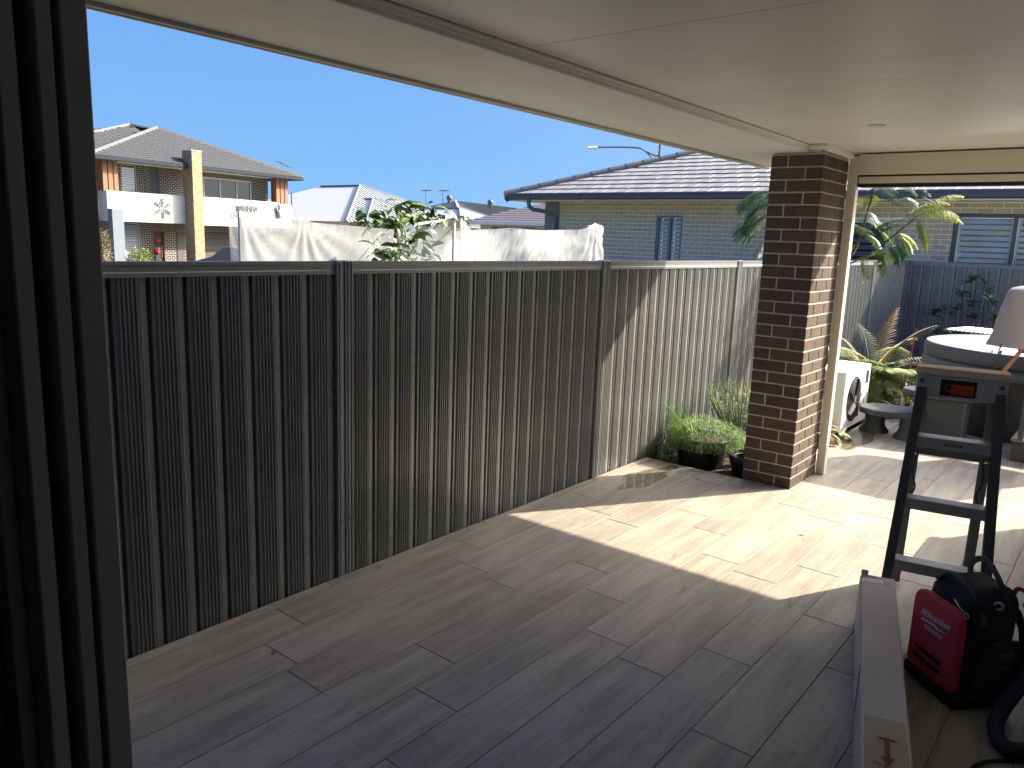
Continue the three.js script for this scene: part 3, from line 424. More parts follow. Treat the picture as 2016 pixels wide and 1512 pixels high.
// ---------------------------------------------------------------- far roofs
function hipRoof(x0, x1, z0, z1, y, pitch, mat, parent, name = 'roof') { const w = (x1 - x0) / 2, xm = x0 + w, t = y + w * pitch, A = [xm, t, z0 + w], B = [xm, t, z1 - w]; return mesh(name, polys([[[x0, y, z0], [x0, y, z1], B, A], [[x0, y, z1], [x1, y, z1], B], [[x1, y, z1], [x1, y, z0], A, B], [[x1, y, z0], [x0, y, z0], A]].map((q) => q)), mat, parent); }
const ribBump = tex(256, 16, (u) => { const t = mod(u * 8, 1); return t < 0.14 ? 1 : t < 0.2 ? 0.4 : 0; }, false, 0.6);
{
  const w = thing('metal_roof_house', 'house with white corrugated metal hip roof between the two-storey house and grey roofs', 'house'), metal = std([0.43, 0.44, 0.445], 0.6, { side: THREE.DoubleSide }), rib = std([0.3, 0.315, 0.335], 0.5, { side: THREE.DoubleSide });
  mesh('wall', [bx(28.4, 39.2, -0.6, 2.31, -46.4, -31.6), bx(29, 35, -0.6, 2.28, -31.6, -30.6)], M.cream, w);
  hipRoof(27.8, 39.8, -47, -31, 2.3, 0.4, metal, w); hipRoof(28.55, 35.85, -40, -30.25, 2.3, 0.4, metal, w); hipRoof(34.6, 38.2, -36, -28.9, 2.72, 0.4, metal, w);
  const flash = [], fl = (a, b) => flash.push(bar(a, b, 0.26, 0.07)); fl([27.8, 2.3, -31], [33.8, 4.7, -37]); fl([33.8, 4.72, -37], [33.8, 4.72, -41]); fl([39.8, 2.3, -31], [33.8, 4.7, -37]); fl([28.55, 2.3, -30.25], [32.2, 3.76, -33.9]); fl([32.2, 3.78, -33.9], [32.2, 3.78, -36.4]); fl([35.85, 2.3, -30.25], [32.2, 3.76, -33.9]); fl([34.6, 2.72, -28.9], [36.4, 3.44, -30.7]); fl([36.4, 3.46, -30.7], [36.4, 3.46, -34]); fl([38.2, 2.72, -28.9], [36.4, 3.44, -30.7]);
  mesh('ridge_flashing', flash, std([0.13, 0.15, 0.18], 0.5), w);
  const seams = []; for (let i = 0; i < 40; i++) { const x = 28.1 + i * 0.29, d = x < 33.8 ? x - 27.8 : 39.8 - x; if (d > 0.2) seams.push(bar([x, 2.33, -31], [x, 2.33 + d * 0.4, -31 - d], 0.05, 0.045)); }
  for (let i = 0; i < 24; i++) { const x = 28.8 + i * 0.29, d = x < 32.2 ? x - 28.55 : 35.85 - x; if (d > 0.2) seams.push(bar([x, 2.33, -30.25], [x, 2.33 + d * 0.4, -30.25 - d], 0.05, 0.045)); }
  mesh('roof_ribs', seams, rib, w).userData.kind = 'stuff';
  mesh('vent_pipe', [cyl(0.04, 0.04, 1.1, 29.6, 2.9, -38.5, 8), cyl(0.16, 0.1, 0.1, 29.6, 2.98, -38.5, 8)], M.grey, w);
}
{
  const g = thing('grey_roof_house', 'distant house with plain grey metal roof and two round vents', 'house'), m = std([0.20, 0.205, 0.215], 0.7, { side: THREE.DoubleSide });
  mesh('wall', bx(49.5, 63, -0.6, 2.3, -56, -44), M.cream, g);
  mesh('roof', polys([[[47.6, 3.0, -52], [52.5, 4.85, -46.2], [52.1, 2.3, -44.4], [46.5, 2.3, -50]], [[52.5, 4.85, -46.2], [56.2, 4.36, -41.6], [57.4, 2.3, -40.5], [52.1, 2.3, -44.4]], [[52.5, 4.85, -46.2], [47.6, 3.0, -52], [63, 3, -58], [63, 4.3, -45], [56.2, 4.36, -41.6]]]), m, g);
  mesh('ridge_flashing', bar([52.1, 2.32, -44.38], [52.5, 4.87, -46.2], 0.3, 0.08), std([0.3, 0.31, 0.33], 0.6), g);
  for (const [x, y, z] of [[52.2, 4.86, -46.7], [54.5, 4.6, -43.8]]) mesh('roof_vent', [cyl(0.16, 0.16, 0.3, x, y - 0.25, z, 10), at(new THREE.SphereGeometry(0.27, 12, 8), x, y + 0.2, z)], M.gutter, g);
  for (const [x, z, y] of [[50.9, -48.35, 5.64], [51.85, -47.15, 5.66]]) mesh('antenna', [bar([x, 3.6, z], [x, y, z], 0.05), bar([x - 0.3, y, z - 0.35], [x + 0.3, y, z + 0.35], 0.05), bar([x - 0.5, y - 0.1, z + 0.3], [x + 0.1, y - 0.1, z - 0.1], 0.04), bar([x - 0.25, y + 0.05, z - 0.1], [x + 0.35, y + 0.05, z + 0.55], 0.04)], M.grey, g);
}
{
  const g = thing('tiled_roof_house', 'distant low house with brown-grey ridged tile roof beside the pale brick house', 'house'), W = std([0.6, 0.59, 0.56], 0.7);
  mesh('wall', bx(31.2, 39, -0.6, 2.4, -24.4, -15), W, g);
  const roof = mesh('roof', polys([[[30.5, 2.45, -24.9], [30.5, 2.45, -14], [35.5, 4.3, -14], [35.5, 4.3, -19.9]], [[30.5, 2.45, -24.9], [35.5, 4.3, -19.9], [40.5, 2.45, -24.9]]]), std([0.13, 0.115, 0.115], 0.6, { side: THREE.DoubleSide }), g);
  for (let r = 0; r < 16; r++) { const x = 30.5 + r * 0.31, y = 2.47 + r * 0.31 * 0.37; mesh('tile_course', at(bx(-0.17, 0.17, -0.02, 0.03, 0, 10.9 - r * 0.31), x + 0.15, y + 0.07, -24.9 + r * 0.31, 0, 0, 0.3), std([0.15, 0.13, 0.13], 0.55), roof); }
  mesh('gutter', bx(30.38, 30.5, 2.36, 2.5, -24.95, -14, 0.01), M.white, g);
  for (const [z0, z1] of [[-23.6, -22.4], [-21.9, -20.8]]) { const f = mesh('window', bx(31.12, 31.19, 1.2, 2.25, z0, z1, 0.01), M.bluegrey, g); for (let y = 1.3; y < 2.2; y += 0.12) mesh('slat', bx(31.1, 31.118, y, y + 0.07, z0 + 0.06, z1 - 0.06), M.grey, f); }
}
{
  const l = thing('street_lamp', 'tall grey street lamp with curved arm above the pale brick house roof', 'street lamp', [51.65, 0, -25.45]);
  mesh('pole', cyl(0.11, 0.08, 9.9, 0, -0.6, 0, 12), M.grey, l);
  mesh('arm', [tube([[0, 7.9, 0], [-0.2, 7.93, -0.25], [-0.55, 8.2, -0.8], [-0.8, 8.38, -1.1], [-1.1, 8.44, -1.6], [-2, 8.42, -2.8], [-2.75, 8.37, -3.6]], 0.06, 8, 40), tube([[-0.62, 8.24, -0.86], [-0.4, 7.75, -0.42], [-0.25, 7.3, -0.2], [0, 6.9, 0]], 0.045, 6, 20)], M.grey, l);
  mesh('lamp_head', [bar([-2.72, 8.36, -3.55], [-3.2, 8.3, -4.1], 0.24, 0.12)], std([0.5, 0.5, 0.5], 0.4), l);
}

// ---------------------------------------------------------------- white garden netting and citrus tree behind the fence
const netAlpha = tex(512, 512, (u, v) => 0.86 + 0.3 * (fbm(u, v, 60, 60, 2, 201) - 0.5) + 0.25 * (fbm(u, v, 4, 4, 3, 205) - 0.5), false, 3, 1.6);
const netMat = (op, c = [0.48, 0.49, 0.485]) => new THREE.MeshPhysicalMaterial({ color: lin(...c), roughness: 0.9, transmission: 0.5, thickness: 0, transparent: true, opacity: op, alphaMap: netAlpha, side: THREE.DoubleSide });
function net(parent, name, x0, x1, top, z0, fold, mat, anchor) {
  const nx = 130, ny = 36, g = new THREE.PlaneGeometry(1, 1, nx, ny), p = g.attributes.position;
  for (let i = 0; i < p.count; i++) {
    const u = p.getX(i) + 0.5, v = 0.5 - p.getY(i), yt = top(u), y = yt - v * (yt - 0.7), x = x0 + (x1 - x0) * u;
    let z = z0 + fold * (0.12 * Math.sin(x * 11 + v * 3) * v + 0.7 * (noise(x * 3 + 40, y * 3 + 9, 999, 999, 3) - 0.5) + 0.16 * (noise(x * 12 + v * 16, y * 9 + 40, 999, 999, 8) - 0.5) + 0.07 * (noise(x * 40 + v * 30, y * 22 + 40, 999, 999, 12) - 0.5));
    for (const [au, k] of anchor) { const dx = (u - au) * (x1 - x0), a = Math.atan2(dx, Math.max(0.02, yt - y)), d = Math.hypot(dx, yt - y); z += 0.007 * Math.sin(a * 15 + k) * Math.exp(-d * 1.6) * Math.min(1, d * 5); }
    p.setXYZ(i, x, y, z + 0.12 * v * v * 0.4);
  }
  g.computeVertexNormals(); return mesh(name, g, mat, parent);
}
const lerpTop = (pts) => (u) => { for (let i = 1; i < pts.length; i++) if (u <= pts[i][0]) { const t = (u - pts[i - 1][0]) / (pts[i][0] - pts[i - 1][0]); return pts[i - 1][1] + (pts[i][1] - pts[i - 1][1]) * t; } return pts.at(-1)[1]; };
const stake = (x, z, h) => [bx(x - 0.01, x + 0.01, -0.14, h, z - 0.01, z + 0.01, 0.002)];
{
  const a = thing('garden_netting', 'cream sheer netting left of the citrus tree, stretched above the fence', 'netting');
  const lt = lerpTop([[0, 1.868], [0.06, 1.845], [0.3, 1.82], [0.36, 1.845], [0.42, 1.815], [1, 1.79]]);
  net(a, 'net_cloth', 2.78, 4.05, lt, -1.36, 0.05, netMat(0.86), [[0, 0], [0.36, 2]]);
  net(a, 'net_hem', 2.79, 4.1, lerpTop([[0, 1.862], [0.2, 1.818], [0.62, 1.79], [1, 1.80]]), -1.52, 0.04, netMat(0.5), [[0, 1]]);
  mesh('stake', stake(2.79, -1.4, 1.865), M.render, a);
  const c = thing('garden_netting', 'sheer netting draped over the citrus tree with a taped corner post', 'netting');
  net(c, 'net_cloth', 4.02, 4.71, lerpTop([[0, 1.79], [0.5, 1.83], [1, 1.9]]), -1.30, 0.03, netMat(0.2), [[1, 0]]);
  net(c, 'net_cloth', 4.66, 5.0, lerpTop([[0, 1.9], [0.3, 1.84], [1, 1.5]]), -1.26, 0.06, netMat(0.7, [0.8, 0.8, 0.7]), [[0, 0]]);
  mesh('net_shade_sheet', metre(new THREE.PlaneGeometry(0.42, 0.9, 1, 1)), new THREE.MeshStandardMaterial({ color: lin(0.1, 0.135, 0.16), transparent: true, opacity: 0.8, side: THREE.DoubleSide, roughness: 0.8 }), c, [4.92, 1.4, -2.0]);  // dark sheet whose colour stands in for the shaded side of the net
  mesh('stake', stake(4.7, -1.36, 1.905), M.render, c); mesh('top_tape', bar([4.3, 1.84, -1.37], [4.7, 1.89, -1.36], 0.02, 0.008), std([0.4, 0.4, 0.37], 0.5), c);
  const b = thing('garden_netting', 'bright white netting right of the citrus tree, before the pale brick wall', 'netting');
  net(b, 'net_cloth', 4.8, 6.97, lerpTop([[0, 1.8], [0.2, 1.83], [0.3, 1.845], [0.55, 1.835], [0.8, 1.86], [0.9, 1.905], [0.92, 1.94], [1, 1.908]]), -1.42, 0.17, netMat(0.9, [0.5, 0.51, 0.51]), [[0.92, 0], [0.92, 1.3], [0.05, 2]]);
  net(b, 'net_hem', 4.85, 6.9, lerpTop([[0, 1.795], [0.5, 1.83], [1, 1.87]]), -1.6, 0.05, netMat(0.6, [0.5, 0.51, 0.51]), [[1, 0]]);
  mesh('stake', stake(6.84, -1.44, 1.92), M.white, b); mesh('cross_stake', bar([6.74, 1.895, -1.42], [7.0, 1.9, -1.42], 0.03), M.white, b);
}
{
  const t = thing('citrus_tree', 'small citrus tree with large glossy leaves poking above the white netting', 'tree');
  mesh('trunk', [tube([[4.3, -0.14, -1.7], [4.32, 0.7, -1.68], [4.28, 1.2, -1.66]], 0.03, 8), tube([[4.28, 1.15, -1.66], [4.35, 1.5, -1.6], [4.42, 1.7, -1.5], [4.4, 1.85, -1.5], [4.2, 1.93, -1.5]], 0.012), tube([[4.28, 1.15, -1.66], [4.1, 1.45, -1.6], [4.0, 1.75, -1.55], [3.9, 1.86, -1.52]], 0.009), tube([[4.38, 1.75, -1.5], [4.55, 1.85, -1.5], [4.72, 1.9, -1.5]], 0.007), tube([[3.68, 1.56, -1.14], [3.82, 1.6, -1.12], [3.95, 1.7, -1.13], [4.0, 1.8, -1.2], [4.1, 1.86, -1.4]], 0.006), tube([[4.6, 1.6, -1.6], [4.85, 1.8, -1.55], [4.95, 1.91, -1.5]], 0.006)], std([0.2, 0.19, 0.08], 0.8), t);
  const geos = [0, 1, 2, 3].map((i) => { const L = new Leaves(); L.ribbon(V3(0, 0, 0), V3(0, 0.25, 1), V3(0, 1, 0), 0.105 + 0.01 * i, 0.05, 0.6 + 0.3 * i, [1, 1, 1], 5, (s) => Math.sin(Math.PI * Math.min(1, 0.04 + 0.96 * s)) ** 0.75, 0.22); const g = L.geo(); g.deleteAttribute('color'); return metre(g); });
  const mats = [[0.06, 0.115, 0.02], [0.04, 0.085, 0.022], [0.1, 0.16, 0.028], [0.17, 0.22, 0.05]].map((c) => new THREE.MeshPhysicalMaterial({ color: lin(...c), roughness: 0.35, transmission: 0.22, thickness: 0, side: THREE.DoubleSide }));
  for (const [x, y, z, rx, ry, rz, n] of [[4.33, 1.925, -1.5, 0.28, 0.07, 0.12, 74], [4.0, 1.875, -1.46, 0.17, 0.05, 0.08, 26], [3.8, 1.865, -1.45, 0.05, 0.04, 0.05, 12], [3.8, 1.62, -1.13, 0.13, 0.06, 0.05, 24], [4.4, 1.64, -1.72, 0.36, 0.17, 0.2, 120], [4.02, 1.72, -1.12, 0.06, 0.06, 0.04, 8], [4.95, 1.905, -1.5, 0.04, 0.02, 0.03, 7], [4.62, 1.88, -1.48, 0.1, 0.04, 0.06, 12]])
    for (let i = 0; i < n; i++) { const m = mesh('leaf', geos[Math.floor(rnd() * 4)], mats[Math.floor(rnd() ** 1.4 * 4)], t, [x + rx * rr(-1, 1), y + ry * rr(-1, 1), z + rz * rr(-1, 1)]); m.rotation.set(rr(-0.5, 0.9), rnd() * 6.283, rr(-0.7, 0.7)); m.scale.setScalar(rr(0.7, 1.3)); }
}
// ---------------------------------------------------------------- feathery tree behind the pillar
{
  const t = thing('feathery_tree', 'young tree with drooping feathery fronds growing behind the brick pillar', 'tree');
  mesh('trunk', [tube([[7.75, -0.1, 0.35], [7.8, 0.7, 0.37], [7.9, 1.25, 0.42]], 0.03, 8), tube([[7.9, 1.2, 0.42], [8.3, 1.5, 0.5], [8.85, 1.72, 0.58], [9.0, 2.05, 0.62], [9.1, 2.5, 0.66]], 0.014), tube([[8.3, 1.5, 0.5], [8.8, 1.64, 0.62], [9.0, 1.78, 0.78], [9.05, 1.93, 0.92], [9.1, 2.1, 1.08]], 0.009), tube([[7.9, 1.2, 0.42], [8.1, 1.9, 0.1], [8.2, 2.3, -0.05]], 0.012), tube([[8.05, 1.75, 0.2], [8.1, 1.9, -0.05], [8.12, 2.0, -0.2]], 0.007)], M.bark, t);
  const cols = [[0.045, 0.105, 0.035], [0.06, 0.13, 0.03], [0.14, 0.2, 0.025], [0.22, 0.25, 0.02]];
  const frond = (p, d, len, ci) => {
    const L = new Leaves(), D = V3(...d).normalize(), pts = []; let P = V3(...p), dir = D.clone();
    for (let i = 0; i <= 18; i++) { pts.push(P.clone()); dir.y -= 0.093; dir.normalize(); P = P.clone().addScaledVector(dir, len / 18); }
    for (let i = 2; i <= 18; i++) { const q = pts[i], f = pts[i].clone().sub(pts[i - 1]).normalize(), side = f.clone().cross(V3(0.13, 1, 0.07)).normalize(), s = Math.sin(Math.PI * (0.2 + 0.72 * i / 18)); for (const k of [-1, 1]) { const c = tint(cols[Math.min(3, Math.max(0, ci + (rnd() < 0.3 ? 1 : 0)))], 0.25); L.ribbon(q, side.clone().multiplyScalar(k).addScaledVector(f, 0.55), V3(0, 1, 0.05), len * 0.36 * s * rr(0.8, 1.15), 0.0115, 0.85, c, 4, (x) => 0.55 + 0.45 * Math.sin(Math.PI * x), 0.1); } }
    const m = L.build('frond', leafMat({ transmission: 0.45 }), t); mesh('midrib', tube(pts.filter((_, i) => i % 2 === 0).map((v) => v.toArray()), 0.0022, 4), M.green, m);
  };
  // fronds by tip region: x, y, z, direction, length, tone
  const FR = [[8.2, 2.3, -0.05, [-0.1, 0.3, -0.9], 0.42, 0], [8.2, 2.25, -0.02, [-0.4, 0.1, -0.7], 0.4, 0], [8.2, 2.32, 0.0, [0.3, 0.5, -0.5], 0.4, 1], [8.15, 2.12, -0.02, [-0.3, 0, -0.8], 0.36, 0], [8.1, 2.05, 0.02, [-0.5, 0.2, -0.3], 0.36, 1], [8.12, 2.0, -0.18, [0, 0.1, -0.9], 0.3, 0], [8.12, 1.98, -0.15, [-0.5, -0.1, -0.4], 0.28, 0], [8.1, 1.88, -0.02, [-0.6, -0.1, -0.2], 0.3, 0], [8.12, 2.0, -0.2, [0.2, 0.5, -0.9], 0.34, 1], [8.2, 2.3, -0.05, [0.5, 0.4, 0.1], 0.4, 1], [8.0, 2.2, 0.1, [-0.5, 0.5, 0.0], 0.36, 1],
    [9.1, 2.45, 0.66, [0, 0.4, 0.6], 0.42, 0], [9.08, 2.4, 0.65, [-0.4, 0.3, 0.5], 0.42, 0], [9.05, 2.3, 0.64, [0.3, 0.3, -0.5], 0.4, 2], [9.0, 2.15, 0.63, [-0.5, 0.2, 0.2], 0.36, 0], [9.0, 2.1, 0.62, [0.1, 0.1, 0.7], 0.34, 0], [9.0, 2.2, 0.63, [-0.3, 0.5, -0.5], 0.4, 2], [8.95, 1.98, 0.6, [-0.5, 0.3, 0.4], 0.3, 2], [8.9, 1.8, 0.6, [-0.2, 0.1, -0.7], 0.3, 2],
    [9.0, 1.78, 0.78, [-0.3, 0.2, 0.3], 0.3, 3], [9.0, 1.8, 0.8, [-0.4, -0.3, 0.3], 0.3, 1], [9.02, 1.85, 0.85, [-0.2, -0.2, 0.6], 0.3, 0], [8.9, 1.7, 0.68, [-0.4, -0.1, 0.3], 0.28, 2], [9.05, 1.95, 0.93, [-0.3, -0.3, 0.4], 0.3, 0], [9.05, 1.95, 0.93, [0.2, 0.1, 0.5], 0.26, 2],
    [9.1, 2.1, 1.08, [0, 0.7, 0.6], 0.4, 2], [9.1, 2.12, 1.08, [-0.2, 0.9, 0.0], 0.42, 0], [9.1, 2.1, 1.08, [0.1, 0.9, 0.4], 0.46, 3], [9.1, 2.1, 1.1, [-0.2, -0.3, 0.4], 0.34, 2], [9.1, 2.08, 1.06, [-0.3, 0.4, -0.6], 0.34, 0], [9.1, 2.12, 1.1, [0.1, 0.6, 0.7], 0.42, 3], [8.95, 1.72, 0.7, [0.1, 0.5, 0.6], 0.24, 3], [9.0, 2.0, 0.7, [0.2, 0.0, 0.5], 0.3, 1]];
  for (let k = 0; k < 2; k++) for (const f of FR) frond([f[0] + k * rr(-0.08, 0.08), f[1] + k * rr(-0.1, 0.08), f[2] + k * rr(-0.1, 0.08)], f[3].map((v) => v + k * rr(-0.4, 0.4)), f[4] * (1.12 - 0.2 * k), f[5]);
}
// ---------------------------------------------------------------- pots and herbs beside the pillar
{
  const p = thing('planter_tub', 'large black tub overflowing with bright green herbs and grass beside the fence', 'planter', [5.95, -0.08, 0.36]);
  mesh('tub', at(new THREE.LatheGeometry([[0.001, 0.01], [0.165, 0.01], [0.18, 0.02], [0.224, 0.25], [0.232, 0.252], [0.234, 0.268], [0.222, 0.27], [0.222, 0.27], [0.215, 0.24]].map((a) => new THREE.Vector2(...a)), 40), 0, 0, 0), M.pot, p);
  mesh('soil', at(new THREE.CylinderGeometry(0.222, 0.222, 0.01, 30), 0, 0.25, 0), M.dirt, p);
  const L = new Leaves(), hc = [[0.13, 0.24, 0.03], [0.2, 0.3, 0.04], [0.09, 0.17, 0.025], [0.06, 0.11, 0.02]];
  for (let i = 0; i < 8500; i++) { const a = rnd() * 6.283, f = Math.sqrt(rnd()), ex = 0.285 + 0.1 * Math.max(0, Math.sin(a)), x = Math.cos(a) * f * ex, z = Math.sin(a) * f * (ex + 0.02), y = 0.27 + 0.11 * (1 - f * f) * (0.6 + 0.8 * noise(x * 12 + 9, z * 12 + 9, 99, 99, 4)) - (f > 0.82 ? (f - 0.82) * 0.6 * rnd() : 0) + rr(-0.03, 0.04); L.ribbon(V3(x, y, z), V3(rr(-1, 1), rr(0, 1.2), rr(-1, 1)), V3(0.1, 1, 0.1), rr(0.018, 0.034), rr(0.005, 0.009), 0.5, tint(hc[Math.floor(rnd() ** 1.3 * 4)], 0.25), 1); }
  for (let i = 0; i < 800; i++) { const a = rnd() * 6.283, rq = rr(0.245, 0.3), x = Math.cos(a) * rq, z = Math.sin(a) * rq; for (let k = 0; k < 5; k++) L.ribbon(V3(x * (1 + k * 0.02), 0.30 - k * 0.022, z * (1 + k * 0.02)), V3(rr(-1, 1), rr(-1, 0.3), rr(-1, 1)), V3(0.1, 1, 0), 0.025, 0.008, 0.5, tint(hc[i % 4]), 1); }
  L.build('herb_foliage', leafMat(), p);
  const G = new Leaves(); for (let i = 0; i < 80; i++) { const a = rr(2.2, 5.4), r = rr(0.05, 0.22); G.ribbon(V3(Math.cos(a) * r, 0.26, Math.sin(a) * r - 0.04), V3(Math.cos(a) * rr(0.1, 0.7), 1, Math.sin(a) * rr(0, 0.6)), V3(Math.cos(a + 1.6), 0, Math.sin(a + 1.6)), rr(0.18, 0.42), rr(0.005, 0.011), rr(0.6, 2.2), tint([0.17, 0.27, 0.06], 0.3), 7, (s) => 1 - 0.9 * s * s, 0.15); }
  G.build('grass_blades', leafMat(), p);
  const B = new Leaves(); for (let i = 0; i < 300; i++) { const a = rr(2.4, 4.2), s = rnd(); B.ribbon(V3(Math.cos(a) * 0.3 + rr(-0.05, 0.03), 0.02 + s * 0.24, -0.16 + rr(-0.06, 0.06)), V3(rr(-1, 0.3), rr(-0.2, 1), rr(-1, 1)), V3(0.1, 1, 0), rr(0.03, 0.07), 0.012, 0.6, tint([0.05, 0.09, 0.025], 0.3), 2); }
  B.build('side_shoots', leafMat(), p);
}
{
  const q = thing('bowl_pot', 'wide black plastic bowl pot holding a stack of small pots beside the pillar', 'pot', [5.94, -0.08, 0.79]);
  mesh('pot', [at(new THREE.LatheGeometry([[0.001, 0.01], [0.13, 0.01], [0.165, 0.15], [0.17, 0.16], [0.172, 0.19], [0.163, 0.192], [0.158, 0.16], [0.13, 0.06], [0.001, 0.05]].map((a) => new THREE.Vector2(...a)), 36), 0, 0, 0), at(new THREE.TorusGeometry(0.13, 0.006, 6, 36), 0, 0.17, 0, 0, Math.PI / 2)], M.pot, q);
  const s = thing('pot_stack', 'stack of small black plastic pots with an orange rim on top', 'pot', [5.93, -0.03, 0.80]);
  for (let i = 0; i < 7; i++) mesh('small_pot', at(new THREE.CylinderGeometry(0.062, 0.05, 0.075, 20, 1, true), 0, 0.06 + i * 0.022, 0), new THREE.MeshStandardMaterial({ color: lin(0.015, 0.015, 0.016), roughness: 0.5, side: THREE.DoubleSide }), s);
  mesh('rim', at(new THREE.TorusGeometry(0.061, 0.004, 6, 24), 0, 0.233, 0, 0, Math.PI / 2), std([0.45, 0.1, 0.02], 0.5), s);
  tag(mesh('white_pot', new THREE.CylinderGeometry(0.05, 0.04, 0.1, 18), M.white, scene, [6.12, 0.02, 0.64]), 'small white plastic pot behind the stacked black pots', 'pot');
  const r = thing('rosemary_bush', 'upright grey-green rosemary bush between the fence and the pillar', 'shrub', [6.55, -0.07, 0.42]), L = new Leaves(), st = [];
  mesh('pot', at(new THREE.CylinderGeometry(0.17, 0.13, 0.24, 24), 0, 0.12, 0), M.pot, r);
  for (let i = 0; i < 80; i++) { const a = rnd() * 6.283, f = Math.sqrt(rnd()) * 0.24, h = rr(0.28, 0.56) * (1 - f), x = Math.cos(a) * f, z = Math.sin(a) * f, tx = x * 1.5 + rr(-0.03, 0.03), tz = z * 1.35 + rr(-0.03, 0.03); st.push(tube([[x * 0.4, 0.2, z * 0.4], [x, 0.2 + h * 0.5, z], [tx, 0.22 + h, tz]], 0.003, 4, 6)); for (let k = 0; k < 90; k++) { const t = 0.05 + 0.95 * k / 90, P = V3(x * 0.4 + (tx - x * 0.4) * t, 0.2 + h * t, z * 0.4 + (tz - z * 0.4) * t); L.ribbon(P, V3(rr(-1, 1), rr(0.1, 1.2), rr(-1, 1)), V3(0.1, 1, 0.2), rr(0.022, 0.04), 0.009, 0.3, tint(t > 0.8 ? [0.24, 0.3, 0.1] : [0.12, 0.17, 0.075], 0.3), 1); } }
  mesh('stems', st, M.green, r); L.build('needles', leafMat(), r);
  const h = thing('low_herb', 'low bright yellow-green herb patch between the tub and the stacked pots', 'herb', [6.3, -0.06, 0.62]), K = new Leaves(); for (let i = 0; i < 1500; i++) { const a = rnd() * 6.283, f = Math.sqrt(rnd()) * 0.2; K.ribbon(V3(Math.cos(a) * f, rr(0.04, 0.2) * (1 - f * 2), Math.sin(a) * f), V3(rr(-1, 1), rr(0.2, 1.4), rr(-1, 1)), V3(0.1, 1, 0), rr(0.02, 0.04), 0.009, 0.4, tint([0.2, 0.27, 0.03], 0.3), 1); } K.build('foliage', leafMat(), h);
}
// ---------------------------------------------------------------- outdoor air conditioner
{
  const a = thing('air_conditioner', 'white outdoor air conditioner unit with black fan grille beside the wall bed', 'air conditioner', [7.66, 0, 0.98]); // x across the front, front at z = 0
  const W = 0.86, H = 0.585, cabinet = new RoundedBoxGeometry(W, H, 0.31, 2, 0.012); metre(clean(cabinet));
  mesh('cabinet', at(cabinet, W / 2, 0.03 + H / 2, -0.155), M.white, a);
  const cx = 0.34, cy = 0.315, R = 0.225; mesh('fan_opening', at(new THREE.CylinderGeometry(R, R, 0.004, 40), cx, cy, 0.003, 0, Math.PI / 2), M.black, a);
  const gr = mesh('fan_grille', [0.03, 0.06, 0.09, 0.12, 0.15, 0.18, 0.21].map((r) => at(new THREE.TorusGeometry(r, 0.0022, 5, 36), cx, cy, 0.014)).concat([...Array(12)].map((_, i) => { const t = i * Math.PI / 6; return bar([cx + 0.02 * Math.cos(t), cy + 0.02 * Math.sin(t), 0.012], [cx + R * Math.cos(t), cy + R * Math.sin(t), 0.01], 0.004); })), M.frameDark, a);
  mesh('hub', at(new THREE.CylinderGeometry(0.035, 0.035, 0.006, 20), cx, cy, 0.016, 0, Math.PI / 2), M.grey, gr);
  for (let i = 0; i < 5; i++) mesh('fan_blade', at(bx(0.04, 0.2, -0.05, 0.05, -0.001, 0.001), 0, 0, 0, 0, 0.5, i * 1.2566).translate(cx, cy, 0.009), M.grey, gr);
  mesh('label_plate', bx(0.7, 0.8, 0.43, 0.56, 0.0005, 0.003), std([0.05, 0.055, 0.07], 0.4), a);
  mesh('badge', [at(new THREE.TorusGeometry(0.012, 0.003, 6, 14), 0.7, 0.26, 0.003), at(new THREE.TorusGeometry(0.012, 0.003, 6, 14), 0.72, 0.235, 0.003)], M.shutter, a);
  mesh('side_vent', [0, 1, 2, 3, 4, 5].map((i) => bx(-0.003, 0.0005, 0.36 + i * 0.028, 0.374 + i * 0.028, -0.22, -0.08)), M.frameDark, a);
  for (const x of [0.12, 0.74]) mesh('foot', bx(x - 0.03, x + 0.03, -0.06, 0.03, -0.3, 0.0, 0.004), M.rubber, a);
  tag(mesh('pipe_cover', tube([[7.56, 0.012, 1.04], [7.6, 0.02, 1.0], [7.7, 0.03, 0.998], [7.78, 0.06, 0.995]], 0.016, 8), M.cream), 'pale drain elbow lying at the foot of the air conditioner', 'pipe');
}
// ---------------------------------------------------------------- plants in the far bed
function palmFrond(L, p, d, len, col, w = 0.02, ll = 0.24, droop = 0.1) { const pts = []; let P = V3(...p), dir = V3(...d).normalize(); const N = 28; droop *= 18 / N; for (let i = 0; i <= N; i++) { pts.push(P.clone()); dir.y -= droop; dir.normalize(); P = P.clone().addScaledVector(dir, len / N); } for (let i = 5; i <= N; i++) { const f = pts[i].clone().sub(pts[i - 1]).normalize(), s = f.clone().cross(V3(0.05, 1, 0.05)).normalize(), k = Math.sin(Math.PI * (0.25 + 0.65 * (i - 5) / 23)); for (const q of [-1, 1]) L.ribbon(pts[i], s.clone().multiplyScalar(q).addScaledVector(f, 0.8).add(V3(0, 0.25, 0)), V3(0, 1, 0.02), ll * k * rr(0.85, 1.1), w, 0.75, tint(col, 0.2), 4, (x) => Math.sin(Math.PI * (0.15 + 0.85 * x)), 0.3); } return pts; }
